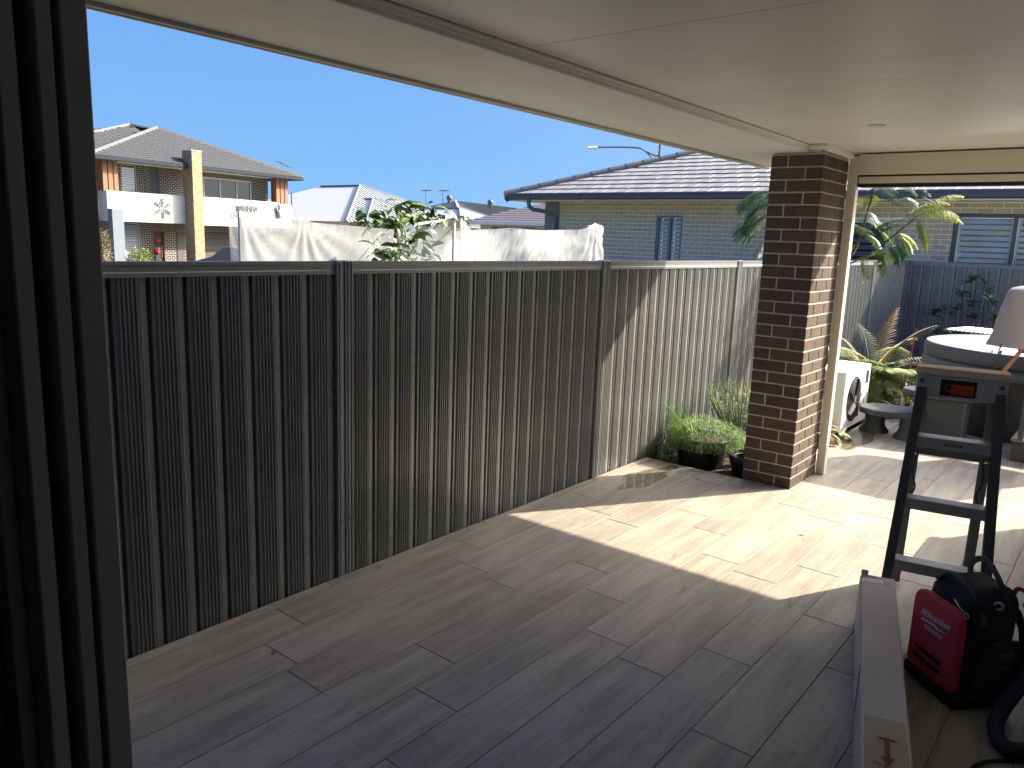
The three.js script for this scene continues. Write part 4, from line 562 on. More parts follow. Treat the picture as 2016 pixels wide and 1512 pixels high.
{
  const p = thing('palm_plant', 'feathery green and golden palm in the corner bed behind the air conditioner', 'palm', [10.25, -0.06, 0.62]);
  const spec = [[[-0.2, 1, -0.55], 0.95, [0.13, 0.17, 0.04]], [[-0.45, 1, -0.25], 0.85, [0.16, 0.2, 0.045]], [[-0.6, 0.9, 0.1], 0.8, [0.12, 0.17, 0.035]], [[0.1, 1, 0.3], 0.95, [0.1, 0.12, 0.05]], [[-0.1, 1, 0.6], 0.9, [0.12, 0.11, 0.06]], [[-0.3, 0.8, 0.6], 0.7, [0.2, 0.24, 0.04]], [[0.3, 1, -0.2], 0.9, [0.06, 0.1, 0.03]], [[-0.5, 0.7, -0.5], 0.7, [0.07, 0.12, 0.03]], [[-0.7, 0.5, 0.3], 0.6, [0.26, 0.25, 0.06]], [[-0.6, 0.45, -0.2], 0.6, [0.06, 0.11, 0.03]], [[0.2, 0.8, 0.7], 0.8, [0.08, 0.07, 0.045]], [[-0.5, 0.35, 0.55], 0.55, [0.06, 0.11, 0.03]], [[0.0, 1.2, 0.1], 0.9, [0.3, 0.2, 0.07]], [[-0.5, 1.1, -0.35], 0.8, [0.22, 0.26, 0.06]], [[-0.35, 1.0, 0.15], 0.75, [0.2, 0.25, 0.05]], [[-0.7, 0.8, -0.1], 0.75, [0.24, 0.27, 0.07]], [[-0.3, 0.9, -0.7], 0.8, [0.18, 0.22, 0.05]], [[-0.6, 0.6, -0.4], 0.65, [0.14, 0.2, 0.04]]];
  for (const [d, len, c] of [...spec, ...[...spec, ...spec].map(([d, l, c]) => [[d[0] + rr(-0.5, 0.2), d[1] - rr(0, 0.45), d[2] + rr(-0.4, 0.4)], l * rr(0.6, 1), tint(c, 0.2)])]) { const L = new Leaves(), pts = palmFrond(L, [rr(-0.1, 0.1), 0.16, rr(-0.1, 0.1)], [d[0], d[1] * 1.1, d[2]], len * 1.1, c, 0.019, 0.26, 0.085); const m = L.build('frond', leafMat(), p); mesh('stalk', tube(pts.filter((_, i) => i % 3 === 0).map((v) => v.toArray()), 0.005, 5), M.green, m); }
  const f = thing('fern_plant', 'low bright green fern beside the air conditioner label end', 'fern', [9.0, -0.06, 0.86]);
  for (let i = 0; i < 9; i++) { const L = new Leaves(), a = i * 0.7 + 0.3; palmFrond(L, [0, 0.1, 0], [Math.cos(a), 1.0, Math.sin(a)], 0.42, [0.14, 0.24, 0.04], 0.022, 0.1, 0.13); L.build('frond', leafMat(), f); }
  const g = thing('fern_plant', 'small yellow-green fern frond in front of the air conditioner side', 'fern', [7.35, -0.05, 0.86]);
  for (const [a, e, l, c] of [[0.9, 0.7, 0.38, [0.2, 0.24, 0.04]], [1.5, 0.5, 0.32, [0.12, 0.2, 0.04]], [0.2, 0.9, 0.36, [0.28, 0.2, 0.07]], [2.2, 0.8, 0.3, [0.25, 0.13, 0.05]], [0.5, 0.3, 0.3, [0.16, 0.22, 0.04]]]) { const L = new Leaves(); palmFrond(L, [0, 0.08, 0], [Math.cos(a), e * 1.4, Math.sin(a)], l, c, 0.018, 0.12, 0.1); L.build('frond', leafMat(), g); }
  const brom = (name, label, x, z, n, cols, s) => { const b = thing(name, label, 'plant', [x, -0.05, z]), L = new Leaves(); for (let i = 0; i < n; i++) { const a = i * 2.4, e = 0.35 + 0.9 * i / n; L.ribbon(V3(0, 0.02, 0), V3(Math.cos(a), e, Math.sin(a)), V3(0, 1, 0.03), s * rr(0.8, 1.1), 0.045, 0.8, tint(cols[i % cols.length], 0.2), 6, (t) => Math.min(1, 2.2 * (1 - t) + 0.1), 0.3); } L.build('leaves', leafMat({ roughness: 0.4 }), b); };
  brom('bromeliad', 'orange and red bromeliad between the fern and the spa steps', 8.9, 1.06, 16, [[0.42, 0.17, 0.05], [0.4, 0.28, 0.1], [0.35, 0.09, 0.04], [0.16, 0.16, 0.05]], 0.3);
  brom('bromeliad', 'straw-coloured bromeliad behind the upper spa step', 9.3, 1.16, 14, [[0.4, 0.32, 0.16], [0.3, 0.22, 0.08], [0.38, 0.2, 0.08]], 0.42);
  brom('bromeliad', 'dark bronze strap-leaf plant under the red stake', 10.3, 0.98, 18, [[0.09, 0.06, 0.05], [0.07, 0.06, 0.05], [0.14, 0.1, 0.08]], 0.6);
  tag(mesh('garden_stake', tube([[10.5, -0.05, 0.9], [10.5, 0.85, 0.955]], 0.008, 8, 2), std([0.5, 0.03, 0.04], 0.5)), 'thin red garden stake standing beside the palm', 'stake');
  const s = thing('leafy_shrub', 'dark green shrub with leaf rosettes in front of the shaded far fence', 'shrub', [13.25, -0.08, 1.1]), L = new Leaves(), st = [];
  const tips = [[0.98, -0.5], [1.05, -0.42], [0.7, -0.38], [1.5, -0.06], [1.3, -0.16], [1.42, 0.12], [1.15, 0.0], [1.22, 0.26], [0.98, 0.08], [1.05, -0.2], [0.95, 0.34], [1.05, 0.44], [0.7, 0.2], [0.85, 0.5], [0.75, -0.1], [0.6, 0.0], [0.5, -0.25], [0.55, 0.3], [1.25, 0.5], [0.65, 0.55]];
  for (const [y, z] of tips) { const x = rr(-0.25, 0.2); st.push(tube([[0, 0, z * 0.25], [x * 0.5, y * 0.5, z * 0.6], [x, y - 0.02, z]], 0.006, 5, 8)); for (let k = 0; k < 20; k++) { const a = k * 2.4, e = rr(-0.2, 1); L.ribbon(V3(x, y - 0.09 * rnd(), z), V3(Math.cos(a), e, Math.sin(a)), V3(0.02, 1, 0.02), rr(0.15, 0.23), 0.055, 0.5, tint([0.08, 0.125, 0.05], 0.3), 3); } }
  mesh('stems', st, M.bark, s); L.build('foliage', leafMat(), s);
}
// ---------------------------------------------------------------- spa, steps, deck step, covered barbecue
{
  const s = thing('spa_tub', 'round grey spa tub with a pale padded cover in the far corner', 'spa', [9.57, 0, 2.33]), N = 44;
  for (let i = 0; i < N; i++) { const a = i / N * 2 * Math.PI; mesh('panel', at(cham(0.138, 0.56, 0.03, 0.004), 0, 0.3, 1.0, a), i % 3 ? std([0.03, 0.031, 0.031], 0.6) : std([0.026, 0.027, 0.028], 0.6), s); }
  mesh('core', cyl(0.97, 0.97, 0.6, 0, 0, 0, 40), M.black, s);
  mesh('shell_lip', new THREE.LatheGeometry([[0.9, 0.58], [1.03, 0.58], [1.07, 0.6], [1.085, 0.64], [1.06, 0.69], [1.03, 0.715], [0.9, 0.715]].map((a) => new THREE.Vector2(...a)), 64), std([0.085, 0.092, 0.098], 0.5), s);
  const lid = mesh('cover', new THREE.LatheGeometry([[0.001, 0.715], [1.05, 0.715], [1.068, 0.73], [1.07, 0.775], [1.07, 0.82], [1.062, 0.836], [1.052, 0.8445]].map((a) => new THREE.Vector2(...a)), 64), std([0.075, 0.082, 0.086], 0.6, { bumpMap: paintBump, bumpScale: 0.001 }), s);  // cover side coloured darker than its top to carry the shade
  mesh('lit_cover_top', new THREE.LatheGeometry([[0.001, 0.864], [0.9, 0.858], [1.02, 0.851], [1.0515, 0.8448]].map((a) => new THREE.Vector2(...a)).reverse(), 64), std([0.26, 0.285, 0.31], 0.5, { bumpMap: paintBump, bumpScale: 0.001 }), lid);  // top coloured lighter than the side, as if sunlit
  mesh('fold_seam', bx(-0.98, 0.98, 0.856, 0.8665, -0.32, -0.31), M.grey, lid); mesh('skirt_seam', at(new THREE.TorusGeometry(1.068, 0.006, 6, 64), 0, 0.72, 0, 0, Math.PI / 2), M.grey, lid);
  const g = thing('slatted_panel', 'white slatted panel leaning behind the spa cover', 'panel', [10.75, 0.84, 1.75], -0.25); mesh('frame', [bx(-0.3, 0.3, 0.0, 0.02, -0.45, -0.42), bx(-0.3, 0.3, 0, 0.02, 0.55, 0.58)], M.grey, g);
  for (let i = 0; i < 20; i++) mesh('slat', at(bx(-0.3, 0.3, -0.008, 0.008, -0.014, 0.014), 0, 0.02, -0.4 + i * 0.05, 0, 0.5), M.alu, g);
  mesh('support_frame', [bx(-0.28, -0.24, -0.95, 0.0, -0.4, -0.36), bx(0.24, 0.28, -0.95, 0, -0.4, -0.36), bx(-0.28, -0.24, -0.95, 0, 0.5, 0.54), bx(0.24, 0.28, -0.95, 0, 0.5, 0.54)], M.grey, g);
}
{
  const st = thing('spa_steps', 'two-tier dark grey plastic step unit beside the spa', 'steps', [8.1, 0, 1.42]), plastic = std([0.033, 0.038, 0.046], 0.5, { bumpMap: paintBump, bumpScale: 0.0015 });
  const slab = (w, d) => { const c = 0.13, s = new THREE.Shape([[-w + c, -d], [w - c, -d], [w, -d + c], [w, d - c], [w - c, d], [-w + c, d], [-w, d - c], [-w, -d + c]].map((p) => new THREE.Vector2(...p))); return clean(new THREE.ExtrudeGeometry(s, { depth: 0.035, bevelEnabled: true, bevelSize: 0.012, bevelThickness: 0.012, bevelSegments: 2 }).rotateX(-Math.PI / 2)); };
  mesh('tread', at(slab(0.2, 0.3), 0.0, 0.215, -0.08, 0.25), plastic, st); mesh('tread', at(slab(0.2, 0.33), 0.1, 0.435, 0.3, 0.25), plastic, st);
  const leg = (x, z, h, r) => mesh('pedestal', at(new THREE.LatheGeometry([[r * 1.5, 0], [r * 1.5, 0.02], [r * 1.15, 0.06], [r, h * 0.5], [r * 1.02, h]].map((a) => new THREE.Vector2(...a)), 24), x, 0, z), plastic, st);
  leg(0.06, -0.26, 0.215, 0.09); leg(-0.05, 0.08, 0.215, 0.09); mesh('riser', [bx(-0.02, 0.24, 0.001, 0.43, 0.08, 0.52, 0.02), bx(0.0, 0.22, 0.001, 0.03, 0.06, 0.54, 0.01)], plastic, st);
  const d = thing('deck_step', 'low timber-topped deck step in front of the spa', 'step', [7.88, 0, 2.34]);
  mesh('riser', [bx(0, 0.42, 0.001, 0.175, 0.012, 1.8, 0.004), bx(-0.012, -0.001, 0.01, 0.17, 0.012, 0.45, 0.002), bx(-0.012, -0.001, 0.01, 0.17, 0.458, 0.9, 0.002)], std([0.028, 0.03, 0.03], 0.6), d);
  for (let i = 0; i < 18; i++) mesh('plank', bx(-0.02, 0.44, 0.178, 0.2, i * 0.1, i * 0.1 + 0.093, 0.003), M.deck, d);
}
{
  const b = thing('covered_barbecue', 'barbecue on a stand under a pale fabric cover at the right edge', 'barbecue', [8.05, 0, 2.63]);
  const nu = 72, nv = 26, g = new THREE.PlaneGeometry(1, 1, nu, nv), p = g.attributes.position;
  for (let i = 0; i < p.count; i++) { const u = (p.getX(i) + 0.5) * 2 * Math.PI, v = p.getY(i) + 0.5; const [sc, y] = [[0, 1, 1], [0.55, 0.91, 1.415], [0.63, 0.885, 1.46], [0.7, 0.82, 1.487], [1.0001, 0, 1.6]].reduce((acc, q, k, A) => (k && v >= A[k - 1][0] && v <= q[0] ? [1, 2].map((j) => A[k - 1][j] + (q[j] - A[k - 1][j]) * (v - A[k - 1][0]) / (q[0] - A[k - 1][0])) : acc), [1, 1]); const c = Math.cos(u), s = Math.sin(u), n = 5.5, rad = 1 / Math.pow(Math.abs(c) ** n + Math.abs(s) ** n, 1 / n), w = 1 + 0.07 * (noise(u * 3, v * 5, 19, 99, 4) - 0.5) + 0.05 * (noise(u * 9, v * 3 + 4, 57, 99, 6) - 0.5) + 0.035 * Math.sin(u * 11 + 3 * v) * Math.max(0, 0.6 - v) + (v < 0.06 ? 0.012 : 0); p.setXYZ(i, 0.36 * c * rad * sc * w, y + 0.012 * (noise(u * 2, v * 3 + 7, 13, 99, 5) - 0.5), 0.56 * s * rad * sc * w); }
  g.computeVertexNormals(); mesh('cover', metre(g), new THREE.MeshStandardMaterial({ color: lin(0.27, 0.245, 0.23), roughness: 0.9, side: THREE.DoubleSide, bumpMap: paintBump, bumpScale: 0.001 }), b);
  mesh('tray', bx(-0.26, 0.26, 0.95, 1.12, -0.34, 0.34, 0.03), M.black, b);
  mesh('timber_arm', [bar([-0.27, 0.99, -0.3], [-0.27, 0.62, -0.5], 0.045, 0.03)], M.clad, b);
  mesh('cart_panel', [bx(-0.2, 0.25, 0.62, 0.96, -0.2, 0.4, 0.01), bx(-0.24, -0.205, 0.2, 0.95, -0.24, -0.2, 0.004), bx(-0.24, -0.205, 0.2, 0.95, 0.36, 0.4, 0.004), bx(0.21, 0.25, 0.0, 0.61, 0.36, 0.4, 0.004), bx(0.21, 0.25, 0.0, 0.61, -0.24, -0.2, 0.004)], std([0.03, 0.036, 0.05], 0.5), b);
  mesh('side_shelf', [bx(-0.3, 0.1, 0.8, 0.83, 0.0, 0.42, 0.006)], M.cream, b);
  mesh('drawstring', tube([[-0.33, 1.02, -0.45], [-0.36, 0.93, -0.46], [-0.34, 0.97, -0.44], [-0.36, 0.8, -0.47], [-0.37, 0.68, -0.48]], 0.005, 5), M.rubber, b);
}
// ---------------------------------------------------------------- wet patches on the tiles
function puddle(label, cx, cz, rx, rz, s) { const pts = []; for (let i = 0; i < 60; i++) { const a = i / 60 * 6.2832, k = 0.65 + 0.6 * (noise(a * 2.2, s, 14, 99, s) - 0.2) * 0.9; pts.push(new THREE.Vector2(Math.cos(a) * rx * k, Math.sin(a) * rz * k)); } const m = mesh('puddle', metre(clean(new THREE.ShapeGeometry(new THREE.Shape(pts)).rotateX(-Math.PI / 2))), new THREE.MeshPhysicalMaterial({ color: lin(0.72, 0.7, 0.68), roughness: 0.02, transmission: 1, thickness: 0, ior: 1.33 }), scene, [cx, 0.0022, cz]); tag(m, label, 'puddle'); }
puddle('thin wet patch on the tiles beside the herb tub', 5.15, 0.3, 0.42, 0.16, 5); puddle('wet patch on the tiles in front of the air conditioner', 7.75, 1.15, 0.6, 0.12, 8);

// ---------------------------------------------------------------- step ladder and the board on it
{
  const l = thing('step_ladder', 'dark fibreglass and aluminium step ladder standing behind the cardboard box', 'ladder', [4.16, 0, 2.45], -1.3756);
  const S = 0.297, lean = (y) => 0.06 * (4 - y / S), hw = (y) => 0.158 + 0.0148 * (4 - y / S), rail = std([0.075, 0.08, 0.08], 0.4);
  const chan = (a, b) => { const A = V3(...a), B = V3(...b), Ln = A.distanceTo(B), g = merge([bx(-0.004, 0.004, -Ln / 2, Ln / 2, -0.034, 0.034, 0.001), bx(-0.021, 0.0208, -Ln / 2, Ln / 2, 0.0342, 0.039, 0.001), bx(-0.021, 0.0208, -Ln / 2, Ln / 2, -0.039, -0.0342, 0.001)]); g.applyQuaternion(new THREE.Quaternion().setFromUnitVectors(V3(0, 1, 0), B.clone().sub(A).normalize())); return g.translate(...A.add(B).multiplyScalar(0.5).toArray()); };
  for (const s of [-1, 1]) {
    const f = mesh('front_rail', chan([s * hw(0.03), 0.02, lean(0) - 0.035], [s * hw(1.1), 1.12, lean(1.1) - 0.035]), rail, l);
    for (const y of [S, 2 * S, 3 * S]) for (const d of [-0.015, 0.015]) mesh('rivet', at(new THREE.SphereGeometry(0.009, 8, 6), s * (hw(y) + 0.008), y - 0.03, lean(y) - 0.035 + d), M.alu, f);
    mesh('rubber_foot', bx(s * hw(0) - 0.025, s * hw(0) + 0.025, 0, 0.035, lean(0) - 0.08, lean(0) + 0.012, 0.005), M.rubber, f);
    mesh('rear_rail', chan([s * (hw(0.1) - 0.05), 0.02, -0.31], [s * (hw(1.08) - 0.012), 1.1, -0.1]), M.darkGreen, l);
    mesh('spreader', [bar([s * (hw(0.8) - 0.02), 0.80, lean(0.8) - 0.06], [s * (hw(0.8) - 0.025), 0.76, -0.13], 0.018, 0.006), bar([s * (hw(0.8) - 0.025), 0.76, -0.13], [s * (hw(0.8) - 0.03), 0.75, -0.17], 0.018, 0.006)], M.alu, l);
    const cord = mesh('cord', tube([[s * (hw(0.8) - 0.035), 0.79, -0.1], [s * (hw(0.7) - 0.03), 0.66, -0.11], [s * (hw(0.7) - 0.05), 0.6, -0.1], [s * (hw(0.6) - 0.04), 0.55, -0.09]], 0.004, 5), M.rubber, l); mesh('toggle', at(cham(0.022, 0.03, 0.022, 0.004), s * (hw(0.6) - 0.04), 0.53, -0.09), M.rubber, cord);
  }
  for (let k = 1; k <= 3; k++) { const y = k * S, w = hw(y) - 0.006, z = lean(y); const st = mesh('step', [bx(-w, w, y - 0.006, y, z - 0.09, z, 0.001), bx(-w, w, y - 0.05, y - 0.0062, z - 0.006, z - 0.0005, 0.001), bx(-w, w, y - 0.035, y - 0.0062, z - 0.09, z - 0.085, 0.001)], M.alu, l); for (let i = 0; i < 6; i++) mesh('tread_rib', bx(-w + 0.01, w - 0.01, y + 0.0002, y + 0.003, z - 0.082 + i * 0.0145, z - 0.0765 + i * 0.0145), M.alu, st); }
  mesh('brace', bar([-hw(0.7) + 0.02, 0.775, -0.19], [hw(0.7) - 0.03, 0.775, -0.19], 0.05, 0.012), M.darkGreen, l);
  const cap = mesh('top_cap', [bx(-0.19, 0.19, 1.08, 1.186, -0.14, 0.004, 0.006)], std([0.42, 0.43, 0.4], 0.6), l);
  for (const x of [-0.165, 0.165]) for (const y of [1.108, 1.155]) mesh('bolt', at(new THREE.CylinderGeometry(0.011, 0.012, 0.006, 12), x, y, 0.006, 0, Math.PI / 2), M.grey, cap);
  const sticker = canvasTex(256, 128, (g, w, h) => { g.fillStyle = '#141414'; g.fillRect(0, 0, w, h); g.fillStyle = '#c2491f'; g.fillRect(78, 34, 158, 78); g.strokeStyle = '#c2491f'; g.lineWidth = 7; g.beginPath(); g.arc(160, 34, 60, Math.PI * 1.1, Math.PI * 1.9); g.stroke(); g.beginPath(); g.arc(62, 62, 28, 0.5, 4.6); g.stroke(); g.fillStyle = '#5c1d0c'; for (let i = 0; i < 8; i++) { g.fillRect(90 + i * 17, 56, 5, 30); g.fillRect(90 + i * 17, i % 2 ? 56 : 78, 12, 6); } g.fillRect(88, 96, 138, 6); });
  mesh('sticker', at(new THREE.PlaneGeometry(0.15, 0.078), -0.01, 1.132, 0.0055), new THREE.MeshStandardMaterial({ map: sticker, roughness: 0.4 }), cap);
  const small = canvasTex(128, 48, (g, w, h) => { g.fillStyle = '#c9bdb2'; g.fillRect(0, 0, w, h); g.fillStyle = '#8d2a22'; g.fillRect(0, 4, w, 26); g.fillStyle = '#dfd5cc'; g.fillRect(14, 14, 96, 4); });
  mesh('sticker', at(new THREE.PlaneGeometry(0.075, 0.024), 0.0, 3 * S - 0.028, lean(3 * S) + 0.001), new THREE.MeshStandardMaterial({ map: small, roughness: 0.4 }), l);
  const c = Math.cos(-1.3756), sn = Math.sin(-1.3756);
  const b = mesh('timber_board', cham(0.39, 0.034, 0.13, 0.003), std([1.55, 1.5, 1.42], 0.75, { map: M.timber.map }), scene, [4.16 + sn * -0.058, 1.204, 2.45 + c * -0.058]); b.rotation.y = -1.3756; tag(b, 'short pale timber board lying on top of the step ladder', 'board');
}
// ---------------------------------------------------------------- long cardboard box
{
  const b = thing('cardboard_box', 'long narrow brown cardboard box lying on the tiles at the bottom right', 'box', [3.8, 0, 2.2], -2.878), Wd = 0.145, Hh = 0.243;
  mesh('carton', [bx(0, 2.1, 0.002, Hh, -Wd, 0, 0.004)], M.card, b);
  mesh('flap', [at(bx(0, 0.9, 0, 0.21, 0.0, 0.003, 0.001), 0.02, 0.03, 0.0015), at(bx(0, 0.012, 0, 0.02, -0.03, 0.0, 0.001), -0.004, Hh, 0)], M.card, b);
  mesh('lid_edge', bx(-0.003, 0.0, 0.01, Hh - 0.004, -Wd + 0.004, -0.004), M.frame, b);
  const tape = std([0.62, 0.6, 0.56], 0.12), rt = new THREE.MeshPhysicalMaterial({ color: lin(0.75, 0.75, 0.73), roughness: 0.1, transparent: true, opacity: 0.55 });
  const tp = new THREE.PlaneGeometry(0.045, Wd, 4, 30).rotateX(-Math.PI / 2), q = tp.attributes.position; for (let i = 0; i < q.count; i++) q.setY(i, 0.0012 + 0.003 * noise(q.getX(i) * 60 + 9, q.getZ(i) * 90 + 20, 99, 99, 3)); tp.computeVertexNormals();
  mesh('tape', metre(tp), rt, b, [0.075, Hh, -Wd / 2]);
  mesh('tape', metre(new THREE.PlaneGeometry(0.5, Wd - 0.02).rotateX(-Math.PI / 2)), new THREE.MeshPhysicalMaterial({ color: lin(0.42, 0.33, 0.22), roughness: 0.25, transparent: true, opacity: 0.6 }), b, [1.5, Hh + 0.0015, -Wd / 2]);
  const mark = canvasTex(128, 256, (g, w, h) => { g.clearRect(0, 0, w, h); g.fillStyle = '#80483a'; g.fillRect(50, 60, 20, 120); g.beginPath(); g.moveTo(60, 30); g.lineTo(90, 78); g.lineTo(30, 78); g.fill(); g.fillRect(24, 176, 74, 9); g.globalAlpha = 0.6; for (let i = 0; i < 9; i++) g.fillRect(6 + i * 13, 18 + (i * 37 % 9), 8, 10); });
  mesh('print', metre(new THREE.PlaneGeometry(0.09, 0.24)).rotateX(-Math.PI / 2).rotateY(Math.PI / 2 * 3), new THREE.MeshStandardMaterial({ map: mark, alphaTest: 0.3, roughness: 0.8 }), b, [1.42, Hh + 0.003, -Wd / 2]).geometry.attributes.uv.needsUpdate = true;
  b.children.at(-1).geometry.setAttribute('uv', new THREE.Float32BufferAttribute([0, 1, 1, 1, 0, 0, 1, 0], 2));
}
// ---------------------------------------------------------------- tool backpack, hose, cable, case
{
  const p = thing('tool_backpack', 'black and red tool backpack with carry handles standing beside the cardboard box', 'backpack', [3.46, 0, 2.68], -2.32), fab = std([0.02, 0.0205, 0.0215], 0.85, { bumpMap: paintBump, bumpScale: 0.002 });
  const dome = (w, h, d, r) => { const g = clean(new RoundedBoxGeometry(w, h, d, 6, r)), q = g.attributes.position; for (let i = 0; i < q.count; i++) { const y = q.getY(i) / h + 0.5, t = Math.max(0, y - 0.6) / 0.4; q.setX(i, q.getX(i) * (1 - 0.3 * t * t)); q.setZ(i, q.getZ(i) * (1 - 0.18 * t * t) - 0.05 * t * t + 0.012 * Math.sin(y * 7)); } g.deleteAttribute('normal'); g.deleteAttribute('uv'); const s = new THREE.BufferGeometry(); s.setAttribute('position', q); s.computeVertexNormals(); return metre(s); };
  mesh('bag_body', at(dome(0.3, 0.47, 0.25, 0.06), 0, 0.24, -0.01), fab, p);
  mesh('side_pocket', at(dome(0.05, 0.26, 0.17, 0.024), 0.155, 0.16, -0.02), fab, p); mesh('base', at(clean(new RoundedBoxGeometry(0.31, 0.06, 0.26, 3, 0.02)), 0, 0.031, 0), M.rubber, p);
  const sh = new THREE.Shape(), w = 0.125, h0 = 0.07, h1 = 0.385, r = 0.05; sh.moveTo(-w + 0.02, h0); sh.lineTo(w - 0.02, h0); sh.quadraticCurveTo(w, h0, w, h0 + 0.02); sh.lineTo(w, h1 - r); sh.quadraticCurveTo(w, h1, w - r, h1); sh.lineTo(-w + r, h1); sh.quadraticCurveTo(-w, h1, -w, h1 - r); sh.lineTo(-w, h0 + 0.02); sh.quadraticCurveTo(-w, h0, -w + 0.02, h0);
  const front = mesh('front_panel', at(clean(new THREE.ExtrudeGeometry(sh, { depth: 0.012, bevelEnabled: true, bevelSize: 0.012, bevelThickness: 0.014, bevelSegments: 4, curveSegments: 8 })), 0, 0, 0.105), std([0.58, 0.04, 0.065], 0.7, { bumpMap: paintBump, bumpScale: 0.001 }), p);
  const logo = canvasTex(512, 256, (g, W, H) => { g.clearRect(0, 0, W, H); g.fillStyle = '#d8d4d2'; g.save(); g.transform(1, -0.06, -0.18, 1, 44, 0); g.font = 'italic bold 98px serif'; g.fillText('Milwaukee', 6, 112, 440); g.restore(); g.beginPath(); g.moveTo(60, 142); g.lineTo(300, 128); g.lineTo(290, 146); g.lineTo(470, 134); g.lineTo(270, 168); g.lineTo(282, 150); g.lineTo(52, 166); g.fill(); g.font = 'bold 62px sans-serif'; g.fillText('PACKOUT', 120, 232, 330); });
  mesh('lettering', at(new THREE.PlaneGeometry(0.2, 0.1), 0.005, 0.29, 0.1322), new THREE.MeshStandardMaterial({ map: logo, alphaTest: 0.4, roughness: 0.6 }), front);
  for (const y of [0.155, 0.115]) mesh('webbing_slot', bx(-0.085, 0.07, y - 0.011, y + 0.011, 0.1305, 0.135, 0.002), M.black, front);
  mesh('zip', [tube([[0.06, 0.425, 0.105], [0.1, 0.41, 0.11], [0.12, 0.395, 0.1]], 0.003, 5), at(new THREE.TorusGeometry(0.011, 0.0025, 5, 12), 0.128, 0.388, 0.1)], M.steel, p);
  mesh('carabiner', at(new THREE.TorusGeometry(0.014, 0.005, 6, 14), 0.13, 0.425, -0.03, 0.8), M.alu, p);
  const strap = (pts, ww) => { const c = new THREE.CatmullRomCurve3(pts.map((v) => V3(...v))), s = new THREE.Shape([[-ww, -0.004], [ww, -0.004], [ww, 0.004], [-ww, 0.004]].map((v) => new THREE.Vector2(...v))); return clean(new THREE.ExtrudeGeometry(s, { steps: 30, extrudePath: c, bevelEnabled: false })); };
  const grey = std([0.055, 0.06, 0.06], 0.75);
  mesh('handle', strap([[-0.08, 0.44, -0.07], [-0.07, 0.52, -0.06], [0.0, 0.56, -0.06], [0.08, 0.51, -0.06], [0.11, 0.43, -0.08]], 0.012), grey, p); mesh('handle', strap([[-0.1, 0.44, 0.06], [-0.03, 0.495, 0.06], [0.05, 0.485, 0.06], [0.12, 0.41, 0.03], [0.14, 0.35, 0.03]], 0.011), grey, p);
  mesh('loop', strap([[0.08, 0.44, -0.13], [0.09, 0.475, -0.14], [0.13, 0.47, -0.15], [0.135, 0.42, -0.14]], 0.008), M.red, p);
  mesh('buckle', [at(cham(0.004, 0.03, 0.06, 0.001), 0.183, 0.24, -0.05, 0, 0.2), at(cham(0.004, 0.016, 0.03, 0.001), 0.183, 0.2, -0.05, 0, 0.2)], std([0.045, 0.047, 0.045], 0.35), p);
  mesh('shoulder_strap', strap([[0.1, 0.4, -0.13], [0.12, 0.3, -0.17], [0.13, 0.18, -0.17], [0.12, 0.05, -0.13]], 0.025), fab, p);
  const rib = new THREE.CatmullRomCurve3([[3.75, 0.42, 3.05], [3.55, 0.26, 2.975], [3.38, 0.13, 2.9], [3.2, 0.045, 2.86], [3.08, 0.036, 2.91], [3.13, 0.036, 2.985], [3.3, 0.04, 3.06], [3.5, 0.04, 3.12]].map((v) => V3(...v)));
  const hg = new THREE.TubeGeometry(rib, 420, 0.027, 12), hp = hg.attributes.position, hn = hg.attributes.normal; for (let i = 0; i < hp.count; i++) { const k = Math.floor(i / 13) % 4 < 2 ? 0.0022 : -0.0012; hp.setXYZ(i, hp.getX(i) + hn.getX(i) * k, hp.getY(i) + hn.getY(i) * k, hp.getZ(i) + hn.getZ(i) * k); } hg.computeVertexNormals();
  tag(mesh('vacuum_hose', hg, M.rubber), 'black ribbed vacuum hose looping in front of the backpack at the bottom right', 'hose');
  tag(mesh('power_cable', tube([[2.86, 0.008, 2.83], [2.93, 0.008, 2.835], [3.0, 0.008, 2.87], [3.08, 0.008, 2.96], [3.12, 0.008, 3.06], [3.3, 0.008, 3.2]], 0.007, 6, 40), M.rubber), 'thin black cable on the tiles at the bottom right corner', 'cable');
  const c = thing('tool_case', 'dark maroon tool case at the right edge behind the backpack', 'tool case', [4.12, 0, 3.02], 0.3);
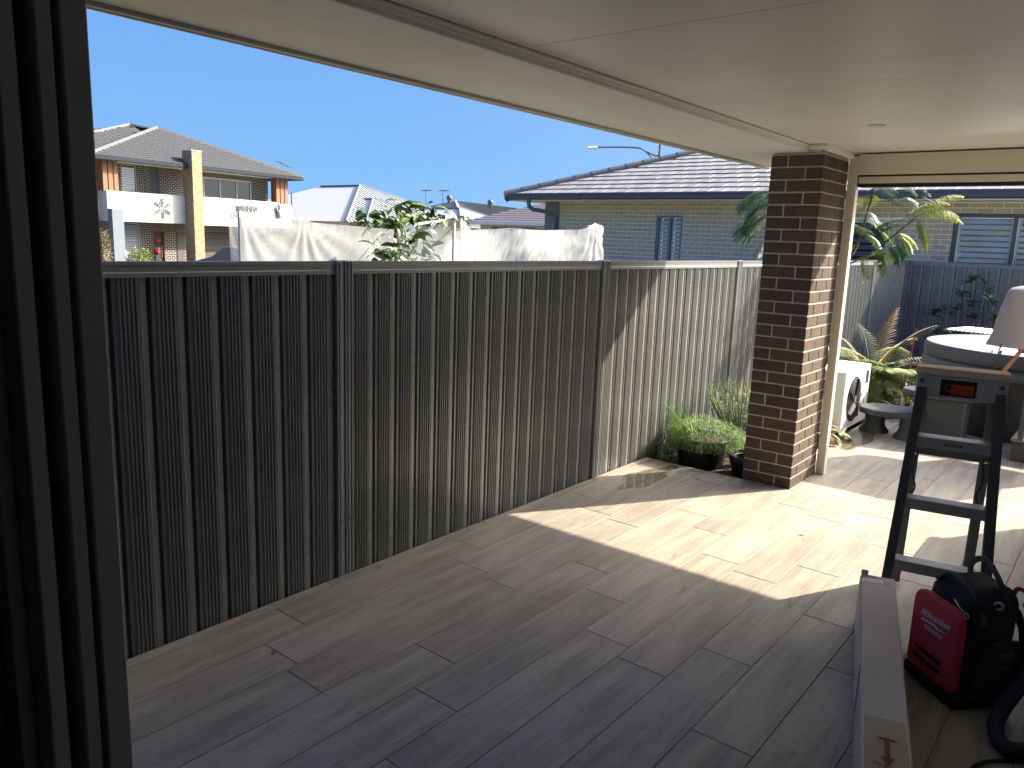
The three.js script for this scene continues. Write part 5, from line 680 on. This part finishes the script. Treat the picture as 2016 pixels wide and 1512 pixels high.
  mesh('case_body', at(clean(new RoundedBoxGeometry(0.3, 0.3, 0.26, 3, 0.02)), 0, 0.152, 0), std([0.06, 0.01, 0.012], 0.5), c); mesh('case_lid', at(clean(new RoundedBoxGeometry(0.31, 0.07, 0.27, 3, 0.02)), 0, 0.338, 0), M.black, c);
}
// ---------------------------------------------------------------- small things lying on the tiles
{
  const spots = [[2.63, 0.1, 'curled dry leaf on the tiles near the second fence post', 0.4], [3.35, 0.07, 'tiny dry leaf against the fence foot left of the sunlit patch', 1.7], [5.35, 0.62, 'dry leaf on the shaded tiles just left of the brick pillar', 2.6], [1.75, 0.42, 'dry leaf on the dark tiles nearest the left door jamb', 4.1], [4.75, 1.62, 'dry leaf lying in the sunlit patch of tiles', 5.2]];
  for (const [x, z, label, a] of spots) { const L = new Leaves(); L.ribbon(V3(-0.016, 0.004, 0), V3(1, 0.35, 0), V3(0, 1, 0), 0.034, 0.017, 0.8, [0.2, 0.12, 0.05], 4); const m = L.build('dry_leaf', leafMat({ transmission: 0.1 })); m.position.set(x, 0.001, z); m.rotation.y = a; tag(m, label, 'leaf'); }
  tag(mesh('twig', tube([[2.6, 0.006, 0.075], [2.66, 0.012, 0.085], [2.71, 0.007, 0.07]], 0.002, 5), std([0.4, 0.33, 0.24], 0.8)), 'thin pale twig on the tiles against the fence', 'twig');
  const boot = canvasTex(128, 256, (g, w, h) => { g.clearRect(0, 0, w, h); g.fillStyle = '#4a443e'; for (let r = 0; r < 9; r++) for (let c = 0; c < 4; c++) if (hash(r, c, 31) > 0.35) { g.globalAlpha = 0.06 + 0.2 * hash(r, c, 33); g.fillRect(22 + c * 23 + (r % 2) * 5, 18 + r * 25, 15, 7 + 6 * hash(r, c, 35)); } });
  for (const [x, z, a, label] of [[2.32, 1.17, 0.5, 'faint dusty boot print on the tiles in the foreground'], [3.33, 0.77, 0.3, 'faint dusty boot print on the tiles nearer the fence']]) { const m = mesh('boot_print', new THREE.PlaneGeometry(0.09, 0.19).rotateX(-Math.PI / 2), new THREE.MeshStandardMaterial({ map: boot, transparent: true, roughness: 0.9 }), scene, [x, 0.0026, z]); m.rotation.y = a; tag(m, label, 'boot print'); }
}
renderer.render(scene, camera);
